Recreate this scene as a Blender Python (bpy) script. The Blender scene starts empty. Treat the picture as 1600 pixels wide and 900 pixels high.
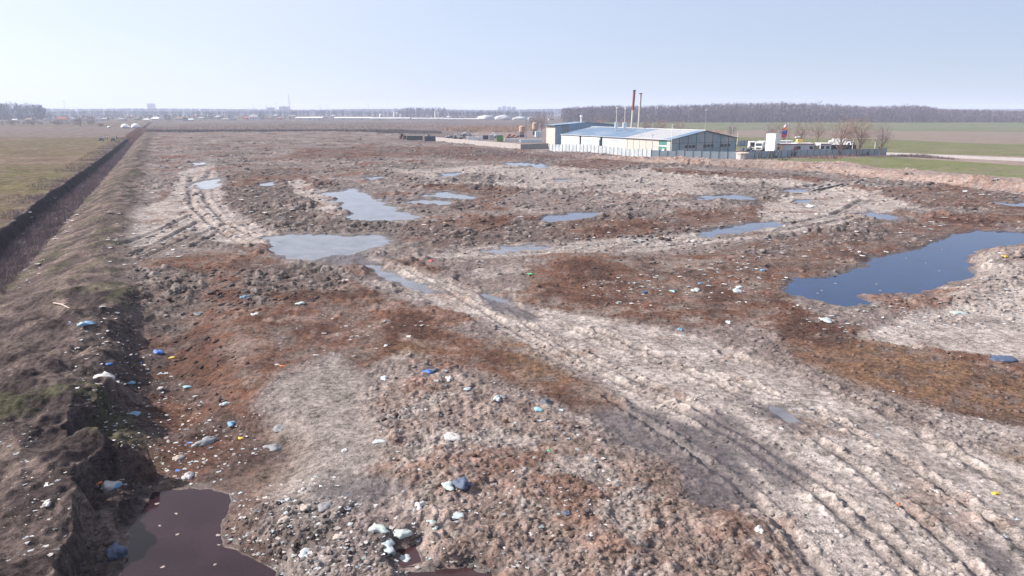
import bpy, bmesh, math, random
import numpy as np
from mathutils import Vector, Matrix, noise as mnoise

R = math.radians
S = bpy.context.scene
COL = S.collection
rng = np.random.default_rng(7)
random.seed(7)

# ------------------------------------------------------------------ camera, light, exposure
F, CH, HY = 1067.0, 14.0, 173.0                  # focal length in photo pixels, flying height, horizon row
PITCH = math.atan((450 - HY) / F)
cd = bpy.data.cameras.new('camera'); cam = bpy.data.objects.new('camera', cd); COL.objects.link(cam)
cam.location = (0, 0, CH); cam.rotation_euler = (R(90) - PITCH, 0, 0)
cd.sensor_width = 36; cd.lens = 36 * F / 1600; cd.clip_start = 0.5; cd.clip_end = 30000
S.camera = cam
SUN_AZ, SUN_EL = -82.0, 34.0                     # degrees clockwise from the view direction; height
W = bpy.data.worlds.new('World'); S.world = W; W.use_nodes = True
nt = W.node_tree
sky = nt.nodes.new('ShaderNodeTexSky'); sky.sky_type = 'NISHITA'; sky.sun_disc = False
sky.sun_elevation = R(SUN_EL); sky.sun_rotation = R(SUN_AZ)
sky.air_density = 1.0; sky.dust_density = 0.3; sky.ozone_density = 4.0; sky.altitude = 80
bg = nt.nodes['Background']; bg.inputs['Strength'].default_value = 0.062
# a thin bright veil of high haze, whiter towards the sun
_tc = nt.nodes.new('ShaderNodeTexCoord'); _dp = nt.nodes.new('ShaderNodeVectorMath'); _dp.operation = 'DOT_PRODUCT'
_dp.inputs[1].default_value = (math.sin(R(SUN_AZ)) * math.cos(R(SUN_EL)), math.cos(R(SUN_AZ)) * math.cos(R(SUN_EL)), math.sin(R(SUN_EL)))
_mr = nt.nodes.new('ShaderNodeMapRange'); _mr.inputs[1].default_value = -.40; _mr.inputs[2].default_value = .85
_rp = nt.nodes.new('ShaderNodeValToRGB'); _e = _rp.color_ramp.elements
_e[0].position = .0; _e[0].color = (.45, .515, .69, 1); _e[1].position = 1.0; _e[1].color = (1.0, 1.0, 1.0, 1)
_q = _e.new(.49); _q.color = (.64, .705, .89, 1)
_sc = nt.nodes.new('ShaderNodeVectorMath'); _sc.operation = 'SCALE'; _sc.inputs['Scale'].default_value = 9.4
_mx = nt.nodes.new('ShaderNodeMix'); _mx.data_type = 'RGBA'; _mx.inputs[0].default_value = .70
nt.links.new(_tc.outputs['Generated'], _dp.inputs[0]); nt.links.new(_dp.outputs['Value'], _mr.inputs[0]); nt.links.new(_mr.outputs[0], _rp.inputs[0])
_mp = nt.nodes.new('ShaderNodeMapping'); _mp.inputs['Scale'].default_value = (2.2, 2.2, 9.0); _nz = nt.nodes.new('ShaderNodeTexNoise'); _nz.inputs['Scale'].default_value = 1.6; _nz.inputs['Detail'].default_value = 4
_m2 = nt.nodes.new('ShaderNodeMapRange'); _m2.inputs[1].default_value = .3; _m2.inputs[2].default_value = .7; _m2.inputs[3].default_value = 9.25; _m2.inputs[4].default_value = 9.55
nt.links.new(_tc.outputs['Generated'], _mp.inputs[0]); nt.links.new(_mp.outputs[0], _nz.inputs['Vector']); nt.links.new(_nz.outputs[0], _m2.inputs[0]); nt.links.new(_m2.outputs[0], _sc.inputs['Scale'])
nt.links.new(_rp.outputs[0], _sc.inputs[0]); nt.links.new(sky.outputs[0], _mx.inputs[6]); nt.links.new(_sc.outputs[0], _mx.inputs[7]); nt.links.new(_mx.outputs[2], bg.inputs['Color'])
sd = bpy.data.lights.new('sun', 'SUN'); sun = bpy.data.objects.new('sun', sd); COL.objects.link(sun)
sd.energy = 5.0; sd.angle = R(0.5); sd.color = (1.0, 0.93, 0.87)
sdir = Vector((math.sin(R(SUN_AZ)) * math.cos(R(SUN_EL)), math.cos(R(SUN_AZ)) * math.cos(R(SUN_EL)), math.sin(R(SUN_EL))))
sun.rotation_euler = sdir.to_track_quat('Z', 'Y').to_euler()
S.view_settings.view_transform = 'Standard'; S.view_settings.look = 'None'
S.view_settings.gamma = 1; S.view_settings.use_curve_mapping = False
S.view_settings.exposure = 1.0
HAZE_DENSITY = 0.00023
S.cycles.volume_bounces = 1; S.cycles.max_bounces = 6; S.cycles.use_denoising = True
S.cycles.use_adaptive_sampling = True; S.cycles.adaptive_threshold = 0.01

# ------------------------------------------------------------------ helpers
def gp(px, py, z=0.0):
    """where the line of sight through a photo pixel meets the level z"""
    u = (px - 800) / F; v = (py - 450) / F
    dy = math.cos(PITCH) - v * math.sin(PITCH); dz = -math.sin(PITCH) - v * math.cos(PITCH)
    t = (z - CH) / dz
    return u * t, dy * t

def PZ(pts, z=0.0):
    return np.array([gp(a, b, z) for a, b in pts])

_ang = np.linspace(0, 2 * np.pi, 257)[:-1]
_GX = np.cos(_ang).astype(np.float32); _GY = np.sin(_ang).astype(np.float32)
def pnoise(x, y, seed=0):
    x = np.asarray(x, np.float64); y = np.asarray(y, np.float64)
    xf = np.floor(x); yf = np.floor(y)
    ix = xf.astype(np.int64); iy = yf.astype(np.int64)
    fx = (x - xf).astype(np.float32); fy = (y - yf).astype(np.float32)
    def g(a, b, dx, dy):
        h = (a * 374761393 + b * 668265263 + seed * 974634777) & 0xffffffff
        h = ((h ^ (h >> 13)) * 1274126177) & 0xffffffff
        h = (h ^ (h >> 16)) & 255
        return _GX[h] * dx + _GY[h] * dy
    u = fx * fx * fx * (fx * (fx * 6 - 15) + 10); v = fy * fy * fy * (fy * (fy * 6 - 15) + 10)
    a = g(ix, iy, fx, fy); b = g(ix + 1, iy, fx - 1, fy)
    c = g(ix, iy + 1, fx, fy - 1); d = g(ix + 1, iy + 1, fx - 1, fy - 1)
    return (a + (b - a) * u + ((c + (d - c) * u) - (a + (b - a) * u)) * v) * 1.5

def sstep(a, b, x):
    t = np.clip((x - a) / (b - a), 0, 1)
    return t * t * (3 - 2 * t)

def mix(a, b, t):
    return a + (b - a) * t

def poly_sd(x, y, poly, margin=8.0):
    """signed distance to a polygon (negative inside); +margin where farther than the margin"""
    out = np.full(x.shape, margin, np.float64)
    lo = poly.min(0) - margin; hi = poly.max(0) + margin
    m = (x > lo[0]) & (x < hi[0]) & (y > lo[1]) & (y < hi[1])
    if not m.any(): return out
    X = x[m]; Y = y[m]
    d2 = np.full(X.shape, 1e18); ins = np.zeros(X.shape, bool)
    n = len(poly)
    for i in range(n):
        ax, ay = poly[i]; bx, by = poly[(i + 1) % n]
        ex, ey = bx - ax, by - ay
        L = ex * ex + ey * ey + 1e-12
        t = np.clip(((X - ax) * ex + (Y - ay) * ey) / L, 0, 1)
        d2 = np.minimum(d2, (X - ax - t * ex) ** 2 + (Y - ay - t * ey) ** 2)
        if ay != by:
            c = ((ay > Y) != (by > Y)) & (X < ax + (Y - ay) * ex / ey)
            ins ^= c
    s = np.sqrt(d2); s[ins] *= -1
    out[m] = np.minimum(s, margin)
    return out

def line_sd(x, y, pts, margin=3.0):
    """(signed side distance, distance) to a polyline; +margin where farther"""
    out = np.full(x.shape, margin, np.float64)
    lo = pts.min(0) - margin; hi = pts.max(0) + margin
    m = (x > lo[0]) & (x < hi[0]) & (y > lo[1]) & (y < hi[1])
    if not m.any(): return out
    X = x[m]; Y = y[m]; best = np.full(X.shape, 1e18); sg = np.ones(X.shape); bp = np.zeros(X.shape)
    for i in range(len(pts) - 1):
        ax, ay = pts[i]; bx, by = pts[i + 1]; ex, ey = bx - ax, by - ay
        L = ex * ex + ey * ey
        t = np.clip(((X - ax) * ex + (Y - ay) * ey) / L, 0, 1)
        d2 = (X - ax - t * ex) ** 2 + (Y - ay - t * ey) ** 2
        cr = ex * (Y - ay) - ey * (X - ax); pd = np.abs(cr) / math.sqrt(L)
        k = (d2 < best - 1e-7) | ((np.abs(d2 - best) <= 1e-7) & (pd > bp))     # at a shared corner the steeper side decides
        best[k] = d2[k]; bp[k] = pd[k]; sg[k] = np.sign(cr)[k]
    out[m] = np.clip(np.sqrt(best) * sg, -margin, margin)
    return out

# ------------------------------------------------------------------ the lie of the land (metres, from sight lines over the level ground)
_L = PZ([(0, 360), (60, 312), (100, 285), (150, 252), (190, 222), (212, 206)])
FLy = np.array([-30, *_L[:, 1], 900.]); FLx = np.array([-7.0, *_L[:, 0], -464.])
_Rr = PZ([(0, 430), (100, 330), (180, 250), (205, 222), (225, 208)], -1.5)
FRy = np.array([-30, *_Rr[:, 1], 900.]); FRx = np.array([-3.5, *_Rr[:, 0], -460.])
_C = PZ([(110, 760), (118, 640), (150, 480), (140, 400), (170, 330)], 1.0)
FCy = np.array([-30, 5, 18, *_C[:, 1], 225, 356, 500, 900.])
FCx = np.array([-2, -8, -13.6, *_C[:, 0], -121, -187, -258, -456.])

SCARP = PZ([(225, 420), (215, 440), (192, 480), (186, 520), (178, 585), (158, 640), (112, 655), (106, 672), (118, 692), (165, 703), (232, 702),
            (236, 708), (175, 712), (128, 737), (118, 748), (128, 775), (120, 800), (110, 850), (96, 900), (70, 1000)], 0.6)
PLATEAU = PZ([(430, 590), (525, 543), (560, 575), (590, 580), (560, 605), (566, 640), (590, 665), (600, 700), (560, 760), (480, 800), (420, 760), (400, 660)], 0.3)
LIP = PZ([(519, 540), (535, 560), (560, 574), (580, 592), (570, 618), (572, 640), (590, 662), (604, 690)], .3)
HEAP = PZ([(575, 660), (585, 620), (640, 560), (740, 575), (850, 625), (940, 665), (1020, 715), (1085, 765), (1190, 830), (1290, 930), (1350, 1000),
           (520, 1000), (640, 820), (610, 720)], 0.5)
ROUGHPIT = PZ([(556, 600), (600, 570), (650, 548), (720, 570), (760, 600), (740, 680), (690, 720), (620, 690), (565, 640)], 0)
RHEAP = PZ([(1504, 402), (1535, 392), (1580, 386), (1700, 372), (1720, 500), (1600, 480), (1530, 470), (1480, 465), (1530, 438), (1538, 420)], 0.5)
TRACK = PZ([(560, 402), (650, 418), (720, 450), (830, 478), (960, 497), (1100, 525), (1230, 575), (1320, 625), (1480, 690), (1700, 760), (1800, 1000),
            (1330, 1000), (1240, 880), (1150, 770), (1050, 680), (930, 585), (850, 555), (760, 500), (690, 482), (610, 436)])
TRACKB = PZ([(1330, 525), (1400, 495), (1480, 478), (1600, 470), (1750, 470), (1750, 560), (1600, 560), (1480, 545)])
TRACKC = PZ([(1180, 330), (1230, 300), (1290, 285), (1360, 300), (1420, 318), (1400, 330), (1330, 345), (1270, 360), (1180, 372), (1050, 385), (850, 398), (740, 402),
             (640, 405), (720, 388), (900, 375), (1080, 365), (1190, 350)])
TRACKD = PZ([(285, 265), (330, 255), (345, 290), (350, 320), (400, 350), (440, 368), (420, 385), (350, 380), (300, 360), (260, 375), (180, 390), (200, 330), (260, 310)])
TRACKE = PZ([(440, 285), (470, 280), (520, 305), (545, 330), (535, 340), (500, 335), (480, 310)])
PALES = [PZ(p) for p in ([(600, 262), (760, 258), (1000, 262), (1200, 275), (1300, 292), (1240, 308), (1000, 305), (850, 300), (700, 285)],
                         [(960, 395), (1080, 400), (1200, 415), (1180, 440), (1080, 425), (980, 412)],
                         [(640, 690), (700, 700), (740, 800), (690, 860), (640, 800)], [(880, 830), (960, 840), (1000, 900), (900, 960), (850, 880)],
                         [(1560, 700), (1720, 680), (1720, 780), (1620, 760)],
                         [(1240, 505), (1090, 500), (950, 488), (870, 470), (960, 470), (1120, 490)])]
WETS = [PZ(p) for p in ([(915, 640), (990, 632), (1070, 655), (1150, 700), (1185, 750), (1160, 795), (1100, 775), (1030, 712), (960, 690)],
                        [(1075, 645), (1130, 640), (1190, 680), (1260, 745), (1240, 770), (1160, 715)], [(1165, 622), (1215, 640), (1260, 672), (1230, 672), (1180, 645)],
                        [(420, 400), (560, 398), (640, 420), (560, 415)], [(740, 455), (830, 480), (850, 500), (780, 490)], [(480, 760), (600, 745), (650, 770), (560, 800)],
                        [(1060, 745), (1150, 760), (1140, 800), (1090, 790)], [(1480, 800), (1560, 850), (1600, 900), (1560, 900)])]
BROWNS = [PZ(p) for p in (
    [(215, 405), (330, 393), (420, 405), (560, 445), (650, 480), (700, 515), (820, 555), (930, 600), (1010, 660), (900, 645), (780, 590), (640, 545), (560, 575), (520, 545),
     (430, 580), (380, 640), (320, 720), (220, 720), (190, 620), (200, 520), (230, 470), (330, 455)],
    [(820, 425), (900, 400), (1050, 395), (1240, 395), (1240, 470), (1300, 500), (1500, 540), (1720, 600), (1720, 690), (1500, 650), (1350, 600), (1240, 560), (1200, 500),
     (1090, 510), (960, 500), (850, 480)],
    [(1250, 370), (1420, 345), (1600, 325), (1700, 330), (1600, 352), (1480, 375), (1350, 410), (1270, 435), (1180, 430)],
    [(370, 268), (470, 262), (500, 290), (440, 290), (420, 330), (500, 335), (470, 350), (350, 345), (345, 300)],
    [(640, 348), (800, 335), (960, 345), (1100, 328), (1280, 322), (1290, 343), (1100, 352), (960, 372), (680, 385), (620, 372)],
    [(720, 740), (900, 690), (1050, 760), (1150, 800), (1260, 920), (1100, 1000), (760, 1000), (700, 880)],
    [(1360, 295), (1480, 290), (1700, 318), (1700, 330), (1450, 325)], [(1000, 262), (1240, 272), (1330, 285), (1200, 282), (1030, 272)],
    [(470, 232), (620, 228), (700, 240), (560, 250), (440, 247)], [(860, 252), (940, 248), (1030, 256), (960, 268), (870, 262)], [(1200, 375), (1260, 372), (1230, 390), (1100, 395)],
    [(600, 232), (720, 228), (830, 240), (900, 246), (780, 252), (640, 244)], [(640, 292), (700, 288), (820, 300), (760, 312), (700, 300)], [(250, 300), (300, 292), (290, 330), (250, 340)])]
OCHRES = [PZ(p) for p in ([(1250, 545), (1360, 530), (1500, 560), (1700, 620), (1700, 680), (1500, 640), (1330, 600)], [(1365, 690), (1420, 688), (1440, 712), (1400, 725), (1365, 712)],
                          [(150, 628), (200, 622), (230, 640), (200, 655), (160, 650)], [(1560, 705), (1700, 700), (1700, 740), (1590, 735)],
                          [(820, 520), (760, 540), (830, 600), (900, 600)], [(580, 540), (640, 530), (700, 545), (640, 560)], [(1060, 700), (960, 790), (850, 800), (900, 860), (1040, 860)])]
DARKCLODS = [PZ(p) for p in ([(195, 425), (260, 415), (330, 430), (320, 470), (270, 500), (215, 490)], [(380, 425), (470, 412), (540, 425), (530, 450), (430, 458), (400, 480), (380, 460)],
                             [(800, 340), (870, 350), (820, 375), (780, 370)], [(380, 345), (560, 340), (640, 350), (600, 362), (420, 362)], [(960, 375), (1100, 355), (1240, 345), (1160, 362), (1050, 378)],
                             [(350, 800), (470, 770), (520, 830), (480, 880), (430, 900), (350, 845)], [(340, 300), (440, 290), (500, 320), (520, 345), (420, 345), (360, 340)])]
BERM_LINE = [(930, 240), (1000, 243), (1060, 247), (1120, 250), (1200, 252), (1300, 257), (1400, 268), (1500, 277), (1600, 286), (1800, 305), (2200, 350)]
BERM = np.vstack([PZ(BERM_LINE, 1.5), [(600, 150), (600, 700), (60, 700), (16.5, 236)]])
DUMP = PZ([(60, 1100), (110, 640), (170, 330), (228, 207), (300, 205), (500, 205), (640, 208), (700, 216), (815, 233), (860, 237), (940, 241), (1000, 244), (1120, 251), (1300, 262), (1400, 275),
           (1600, 293), (1900, 330), (2600, 1100)])
YARD = PZ([(690, 219), (815, 233), (858, 236), (1016, 245), (1150, 248), (1383, 242), (1330, 226), (1200, 215), (900, 200), (760, 203)])
RFIELDS = {   # the flat land to the right: (polygon, colour)
    'green_far': (PZ([(860, 191), (1800, 191.5), (1800, 207), (1350, 204), (1150, 203), (860, 199)]), (.112, .124, .074)),
    'fallow': (PZ([(1040, 203), (1350, 204), (1800, 208), (1800, 228), (1520, 224), (1380, 217), (1040, 212)]), (.170, .138, .114)),
    'green_mid': (PZ([(1040, 212), (1380, 217.5), (1520, 224), (1800, 229), (1800, 254), (1600, 245), (1386, 238), (1040, 232)]), (.116, .118, .056)),
    'green_near': (PZ([(1190, 246), (1390, 242), (1600, 255), (1900, 272), (1900, 292), (1600, 274), (1480, 265), (1300, 256)], 0.6), (.118, .126, .056)),
}
ROAD = PZ([(1383, 238), (1450, 241), (1600, 247), (1900, 262), (1900, 267), (1600, 252), (1450, 245), (1383, 242)])
RUTS = [PZ(p) for p in (
    [(1440, 930), (1340, 830), (1250, 750), (1150, 680), (1000, 610), (860, 545), (730, 470), (640, 425)], [(1470, 930), (1380, 835), (1290, 755), (1190, 690), (1060, 620), (900, 545), (760, 470)],
    [(1560, 930), (1450, 820), (1330, 720), (1240, 660), (1130, 600), (1000, 550), (860, 495), (700, 440)], [(1330, 960), (1240, 840), (1150, 750), (1060, 690), (950, 620)],
    [(1690, 930), (1560, 820), (1420, 720), (1300, 650), (1180, 600), (1050, 560), (930, 510)], [(1740, 860), (1600, 770), (1480, 700), (1380, 640), (1270, 590), (1130, 545)],
    [(1720, 640), (1560, 570), (1430, 540), (1340, 520)], 
    [(640, 398), (760, 388), (900, 380), (1060, 374), (1200, 355), (1300, 335), (1350, 310), (1300, 292)], [(650, 408), (760, 398), (900, 390), (1060, 380), (1210, 362), (1330, 340)],
    [(440, 385), (390, 365), (350, 345), (320, 310), (318, 285), (330, 265)], [(430, 395), (370, 375), (330, 350), (300, 320), (296, 295), (300, 275)], [(300, 385), (340, 360), (380, 350), (470, 340)],
    [(200, 400), (260, 370), (310, 345)], [(180, 390), (230, 365), (300, 335)], [(215, 405), (285, 372), (350, 350)], [(1200, 300), (1270, 291), (1340, 290)], [(700, 372), (800, 350), (900, 330), (1000, 318), (1120, 312)],
    [(560, 300), (700, 290), (850, 300), (1000, 312), (1150, 322)], [(620, 275), (760, 268), (900, 272), (1050, 284)])]
# standing water: (pixel outline, level, kind)
PUDDLES = [
    ([(412, 372), (450, 366), (520, 369), (580, 366), (610, 370), (603, 382), (575, 392), (545, 399), (515, 399), (485, 406), (455, 404), (428, 396), (432, 381)], -0.05, 'grey'),
    ([(497, 302), (530, 299), (552, 295), (570, 300), (588, 311), (612, 324), (655, 338), (640, 345), (560, 344), (540, 338), (538, 327), (522, 313)], -0.05, 'grey'),
    ([(630, 317), (655, 312), (690, 313), (718, 318), (690, 320), (640, 320)], -0.05, 'grey'),
    ([(655, 304), (695, 300), (748, 307), (735, 312), (700, 311)], -0.05, 'grey'),
    ([(838, 344), (870, 335), (900, 332), (936, 332), (940, 337), (905, 343), (860, 347)], -0.05, 'blue'),
    ([(1082, 370), (1100, 362), (1150, 352), (1210, 346), (1218, 352), (1180, 361), (1120, 370)], -0.05, 'blue'),
    ([(1088, 307), (1130, 304), (1178, 307), (1172, 312), (1100, 313)], -0.05, 'blue'),
    ([(1333, 334), (1360, 332), (1410, 339), (1405, 343), (1370, 343)], -0.05, 'blue'),
    ([(566, 413), (590, 414), (622, 431), (660, 445), (684, 457), (665, 458), (625, 444), (590, 428)], -0.10, 'grey'),
    ([(752, 392), (790, 386), (830, 384), (852, 388), (820, 395), (770, 397)], -0.05, 'grey'),
    ([(745, 459), (770, 461), (800, 473), (775, 473)], -0.10, 'grey'),
    ([(303, 287), (320, 282), (345, 279), (343, 292), (325, 297), (305, 295)], -0.05, 'bright'),
    ([(300, 254), (322, 252), (322, 257), (303, 259)], -0.05, 'bright'), ([(408, 286), (432, 284), (428, 290), (410, 291)], -0.05, 'grey'),
    ([(780, 255), (830, 253), (868, 260), (850, 263), (800, 259)], -0.05, 'blue'), ([(685, 271), (720, 270), (716, 275), (690, 276)], -0.05, 'blue'), ([(572, 277), (595, 276), (600, 281), (578, 282)], -0.05, 'blue'),
    ([(868, 280), (895, 279), (892, 283), (872, 284)], -0.05, 'blue'),
    ([(1552, 316), (1600, 317), (1650, 322), (1620, 325), (1570, 322)], -0.05, 'blue'), ([(1226, 296), (1262, 296), (1255, 301), (1230, 301)], -0.05, 'blue'), ([(1240, 313), (1265, 313), (1262, 317), (1244, 317)], -0.05, 'blue'),
    ([(1195, 632), (1222, 640), (1252, 660), (1230, 660), (1205, 645)], -0.10, 'grey'),
    ([(1228, 455), (1243, 436), (1290, 433), (1330, 424), (1365, 404), (1420, 392), (1455, 382), (1490, 366), (1530, 361), (1600, 363), (1660, 366), (1660, 374), (1600, 380), (1560, 386),
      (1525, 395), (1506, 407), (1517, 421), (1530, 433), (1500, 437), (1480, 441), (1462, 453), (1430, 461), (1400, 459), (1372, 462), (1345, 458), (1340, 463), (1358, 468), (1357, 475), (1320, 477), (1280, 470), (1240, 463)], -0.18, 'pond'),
    ([(199, 870), (200, 830), (222, 795), (240, 768), (280, 763), (330, 764), (358, 773), (360, 800), (345, 820), (348, 850), (390, 868), (430, 893), (450, 960), (170, 960)], -0.75, 'redpond'),
    ([(640, 893), (700, 888), (770, 896), (780, 940), (630, 940)], -0.12, 'red'), ([(618, 858), (650, 850), (660, 880), (630, 885)], -0.25, 'red'),
]
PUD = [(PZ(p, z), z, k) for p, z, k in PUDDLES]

PALE = np.array((.264, .232, .215)); GREY = np.array((.146, .119, .110)); BROWN = np.array((.094, .051, .037)); PEAT = np.array((.050, .028, .023))
OCHRE = np.array((.122, .074, .047)); WET = np.array((.062, .050, .050)); BANK = np.array((.072, .056, .052)); DARKW = np.array((.028, .021, .022)); GREENY = np.array((.060, .068, .028))
TAN = np.array((.218, .168, .148)); LFIELD = np.array((.102, .078, .043)); PLOUGH = np.array((.122, .098, .086)); DITCHC = np.array((.085, .062, .066))

def terrain(x, y, spc=0.05, want_col=False):
    x = np.asarray(x, np.float64); y = np.asarray(y, np.float64)
    sp = np.broadcast_to(np.asarray(spc, np.float64), x.shape)
    def n(wl, seed):
        f = np.clip((wl / sp - 1.6) / 1.6, 0, 1).astype(np.float32)
        return pnoise(x / wl, y / wl, seed) * f
    n30 = n(30, 1); n11 = n(11, 2); n45 = n(4.5, 3); n2 = n(2.0, 4); n09 = n(0.9, 5); n04 = n(0.42, 6); n02 = n(0.2, 7)
    m2 = n(2.6, 14); m1 = n(1.15, 15); k06 = n(0.6, 16); k03 = n(0.3, 17)
    wamp = np.clip(0.017 * y, 0.45, 4.5)
    warp = wamp * (0.5 * n11 * np.clip(y / 60, .2, 1) + 0.5 * n45 + 0.45 * n2 + 0.35 * n09 + .25 * n04 + .15 * n02)
    fL = np.interp(y, FLy, FLx); fR = np.maximum(np.interp(y, FRy, FRx), fL + 2.2); fC = np.maximum(np.interp(y, FCy, FCx), fR + 3.0)
    fl = fL + 0.5 * n45 + 0.25 * n2
    lat = x - fl
    far = sstep(300, 430, y)
    depth = mix(1.75, 0.8, far)
    crest = (mix(1.0, .45, sstep(30, 60, y)) + 0.35 * n11) * mix(1, .6, far)
    # dump mask, right berm mask
    dsd = poly_sd(x, y, DUMP, 12)
    dump = sstep(1.0, -1.0, dsd + 0.3 * warp) * sstep(0.0, 3.0, x - fC)
    bsd = poly_sd(x, y, BERM, 22) + 0.35 * n45 + .6 * n11
    # ---- heights
    rough = 0.34 + 0.35 * sstep(-.1, .5, n30 + .5 * n11)
    trk = np.zeros_like(x)
    for p in (TRACK, TRACKB, TRACKC, TRACKD, TRACKE):
        trk = np.maximum(trk, sstep(.5, -.5, poly_sd(x, y, p, 6) + .7 * warp))
    wet = np.zeros_like(x)
    for p in WETS: wet = np.maximum(wet, sstep(.5, -.5, poly_sd(x, y, p, 6) + 1.0 * warp))
    brn = np.zeros_like(x)
    for p in BROWNS: brn = np.maximum(brn, sstep(.55, -.55, poly_sd(x, y, p, 8) + 1.0 * warp))
    dcl = np.zeros_like(x)
    for p in DARKCLODS: dcl = np.maximum(dcl, sstep(.8, -.8, poly_sd(x, y, p, 6) + .6 * warp))
    dcl = np.maximum(dcl, .9 * sstep(.16, .42, n(17, 61) + .5 * n45 + .3 * n2) * sstep(50, 75, y) * (1 - trk))
    heap = sstep(.9, -.9, poly_sd(x, y, HEAP, 6) + .35 * warp)
    rheap = sstep(1.5, -2.0, poly_sd(x, y, RHEAP, 8) + .3 * warp)
    pit = sstep(.25, -.25, poly_sd(x, y, ROUGHPIT, 5) + .25 * warp)
    plat = sstep(.9, -.9, poly_sd(x, y, PLATEAU, 6) + .5 * warp)
    lip = line_sd(x, y, LIP, 4.0) + .10 * n09 + .05 * n04 + .15 * n2
    liph = .0 * np.where(np.abs(lip) < 3.9, sstep(-.4, .3, lip) * np.clip(1 - lip / 3.6, 0, 1), 0) * sstep(LIP[-1, 1] - .2, LIP[-1, 1] + 2.5, y) * sstep(LIP[0, 1] + .1, LIP[0, 1] - 1.5, y)
    rough = rough * (1 - .74 * trk) * (1 - .45 * wet) * (1 - .35 * brn * (1 - heap)) * (1 - .75 * plat) + .40 * dcl + .16 * heap + .22 * pit + .2 * rheap
    hol = sstep(.28, .48, n(.85, 51) + .3 * m2) * .24 + sstep(.28, .46, n(.38, 52)) * .11 + sstep(.3, .5, n(1.7, 53)) * .2 * (y > 45)
    lumps = sstep(.18, .48, m1 + .25 * m2) * .30 + sstep(.2, .48, k06 + .3 * m1) * .18 + sstep(.22, .48, k03) * .10 - hol
    grit = .045 * n04 + .035 * n02 + .055 * sstep(.22, .45, n(.24, 81)) + .09 * sstep(.30, .5, n(.5, 82)) - .06 * sstep(.3, .5, n(.33, 83))
    lumps = lumps * np.clip(.36 + (y - 30) * .013, .36, 1.0)
    ridg = (1 - np.abs(m2) * 2) * .10
    hd = .22 * n30 + .16 * n11 + rough * (.78 + .22 * sstep(30, 55, y)) * (.20 * n45 + .16 * n2 + .10 * n09 + .09 * n04 + .06 * n02 + lumps + ridg * .5)
    hd += sstep(50, 110, y) * rough * (.38 * n(7, 21) + .60 * np.clip(n(3.6, 22) - .12, 0, 1) + .35 * np.clip(n(1.9, 23) - .1, 0, 1))
    hd = hd + grit * .62 * (.55 + .45 * sstep(30, 60, y)) * (1 - .8 * plat) * (1 - .75 * trk) * (1 - .45 * brn) * (1 - .4 * wet)
    hd += .16 * heap + .8 * rheap + liph - .10 * trk * dump - .06 * wet
    rutc = np.zeros_like(x)
    for i, p in enumerate(RUTS):
        s = line_sd(x, y, p, 2.2)
        s = s + .07 * n2 + .06 * n09 + .04 * n04
        w = np.clip(.0035 * y, .20, .75)
        prof = -np.exp(-(s / w) ** 2) + .62 * np.exp(-((np.abs(s) - 2.1 * w) / (w * .85)) ** 2) * (.75 + .7 * n09 + .8 * n04 + .5 * n02)
        hd = hd + np.where(np.abs(s) < 2.0, prof, 0) * np.clip(.0016 * y + .13, .16, .34) * (.75 + .6 * n45)
        rutc = np.maximum(rutc, np.where(np.abs(s) < 2.0, np.exp(-(s / w) ** 2), 0))
    ssd = -line_sd(x, y, SCARP, 14) + .16 * n09 + .12 * n2 * 1.2
    steep = np.where(y < 32.5, .26, 1.1)
    low = sstep(steep * .5, -steep, ssd) * (1 - sstep(2.2, 7.5, -ssd)) * sstep(54, 42, y)
    # bank and ditch
    bankm = sstep(-1.5, .5, x - fR) * (1 - sstep(1.0, 4.5, x - fC))
    zb = np.where(x < fR, -depth * sstep(0.0, 1.4, lat), mix(-depth, crest, sstep(0, 1, (x - fR) / (fC - fR))))
    zb = np.where(x > fC, crest * (1 - sstep(0, 5.5, x - fC)), zb)
    hum = .50 * n45 + .42 * m2 + .24 * n2 + .16 * m1 + .10 * k06 + .07 * n04 + .05 * k03
    inditch = sstep(0, 1, lat) * (1 - sstep(-1, 1, x - fR))
    h = zb + bankm * hum * (1 - .45 * sstep(42, 60, y) - .2 * far) + inditch * (.16 * n2 + .1 * n09)
    right = sstep(0, 5, x - fC)
    h = h + right * hd * np.clip(dump + .12, 0, 1)
    h = h - low * (np.where(y < 32.5, 1.25, 1.05) + .2 * n2)
    # right berm: crest with a slope towards the dump, gentle fall behind
    bx = np.interp(x, [14, 40, 60, 90, 200], [.25, .8, 1.5, 1.9, 1.9])
    bprof = np.where(bsd > 0, sstep(4.6, 0.2, bsd), 1 - sstep(0, 20, -bsd))
    bm = bprof * (1 - sstep(110, 260, x)*0)
    h = h + bx * bm * sstep(10, 22, x) * (1 + .25 * n11) + sstep(.05, .5, bm) * (.14 * n2 + .07 * n09 + .05 * n04) * (bsd > -4)
    # field microrelief
    lf = 1 - sstep(-.4, .2, lat)
    h = h * (1 - lf) + lf * (.03 * n2 + .02 * n09 + .10 * n11)
    # puddles
    pudm = np.zeros_like(x)
    for p, zw, k in PUD:
        s = poly_sd(x, y, p, 4.0)
        s = s + np.clip(.010 * y, .10, 1.3) * (1.6 if k in ('grey', 'blue') and zw > -.08 else 1.0) * (.4 if k == 'redpond' else 1.0) * (.7 * n2 + .55 * n09 + .7 * n45 * (y > 40) + .3 * n04)
        s = np.where(poly_sd(x, y, p, 4.0) >= 3.9, 4.0, s)
        wdt = np.clip(.02 * y, .6, 2.2)
        t = 1 - sstep(.15, 1, s / wdt)
        tgt = zw + np.clip(s * .22, -.35, .30) + .02 * n04 * (s > -.3)
        h = np.where(s < 3.9, mix(np.where((s > 0) & (s < 1.2), np.maximum(h, zw + .015 + .04 * np.clip(s, 0, 1) - .06 * np.clip(s - .8, 0, 1)), h), tgt, t), h)
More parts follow.
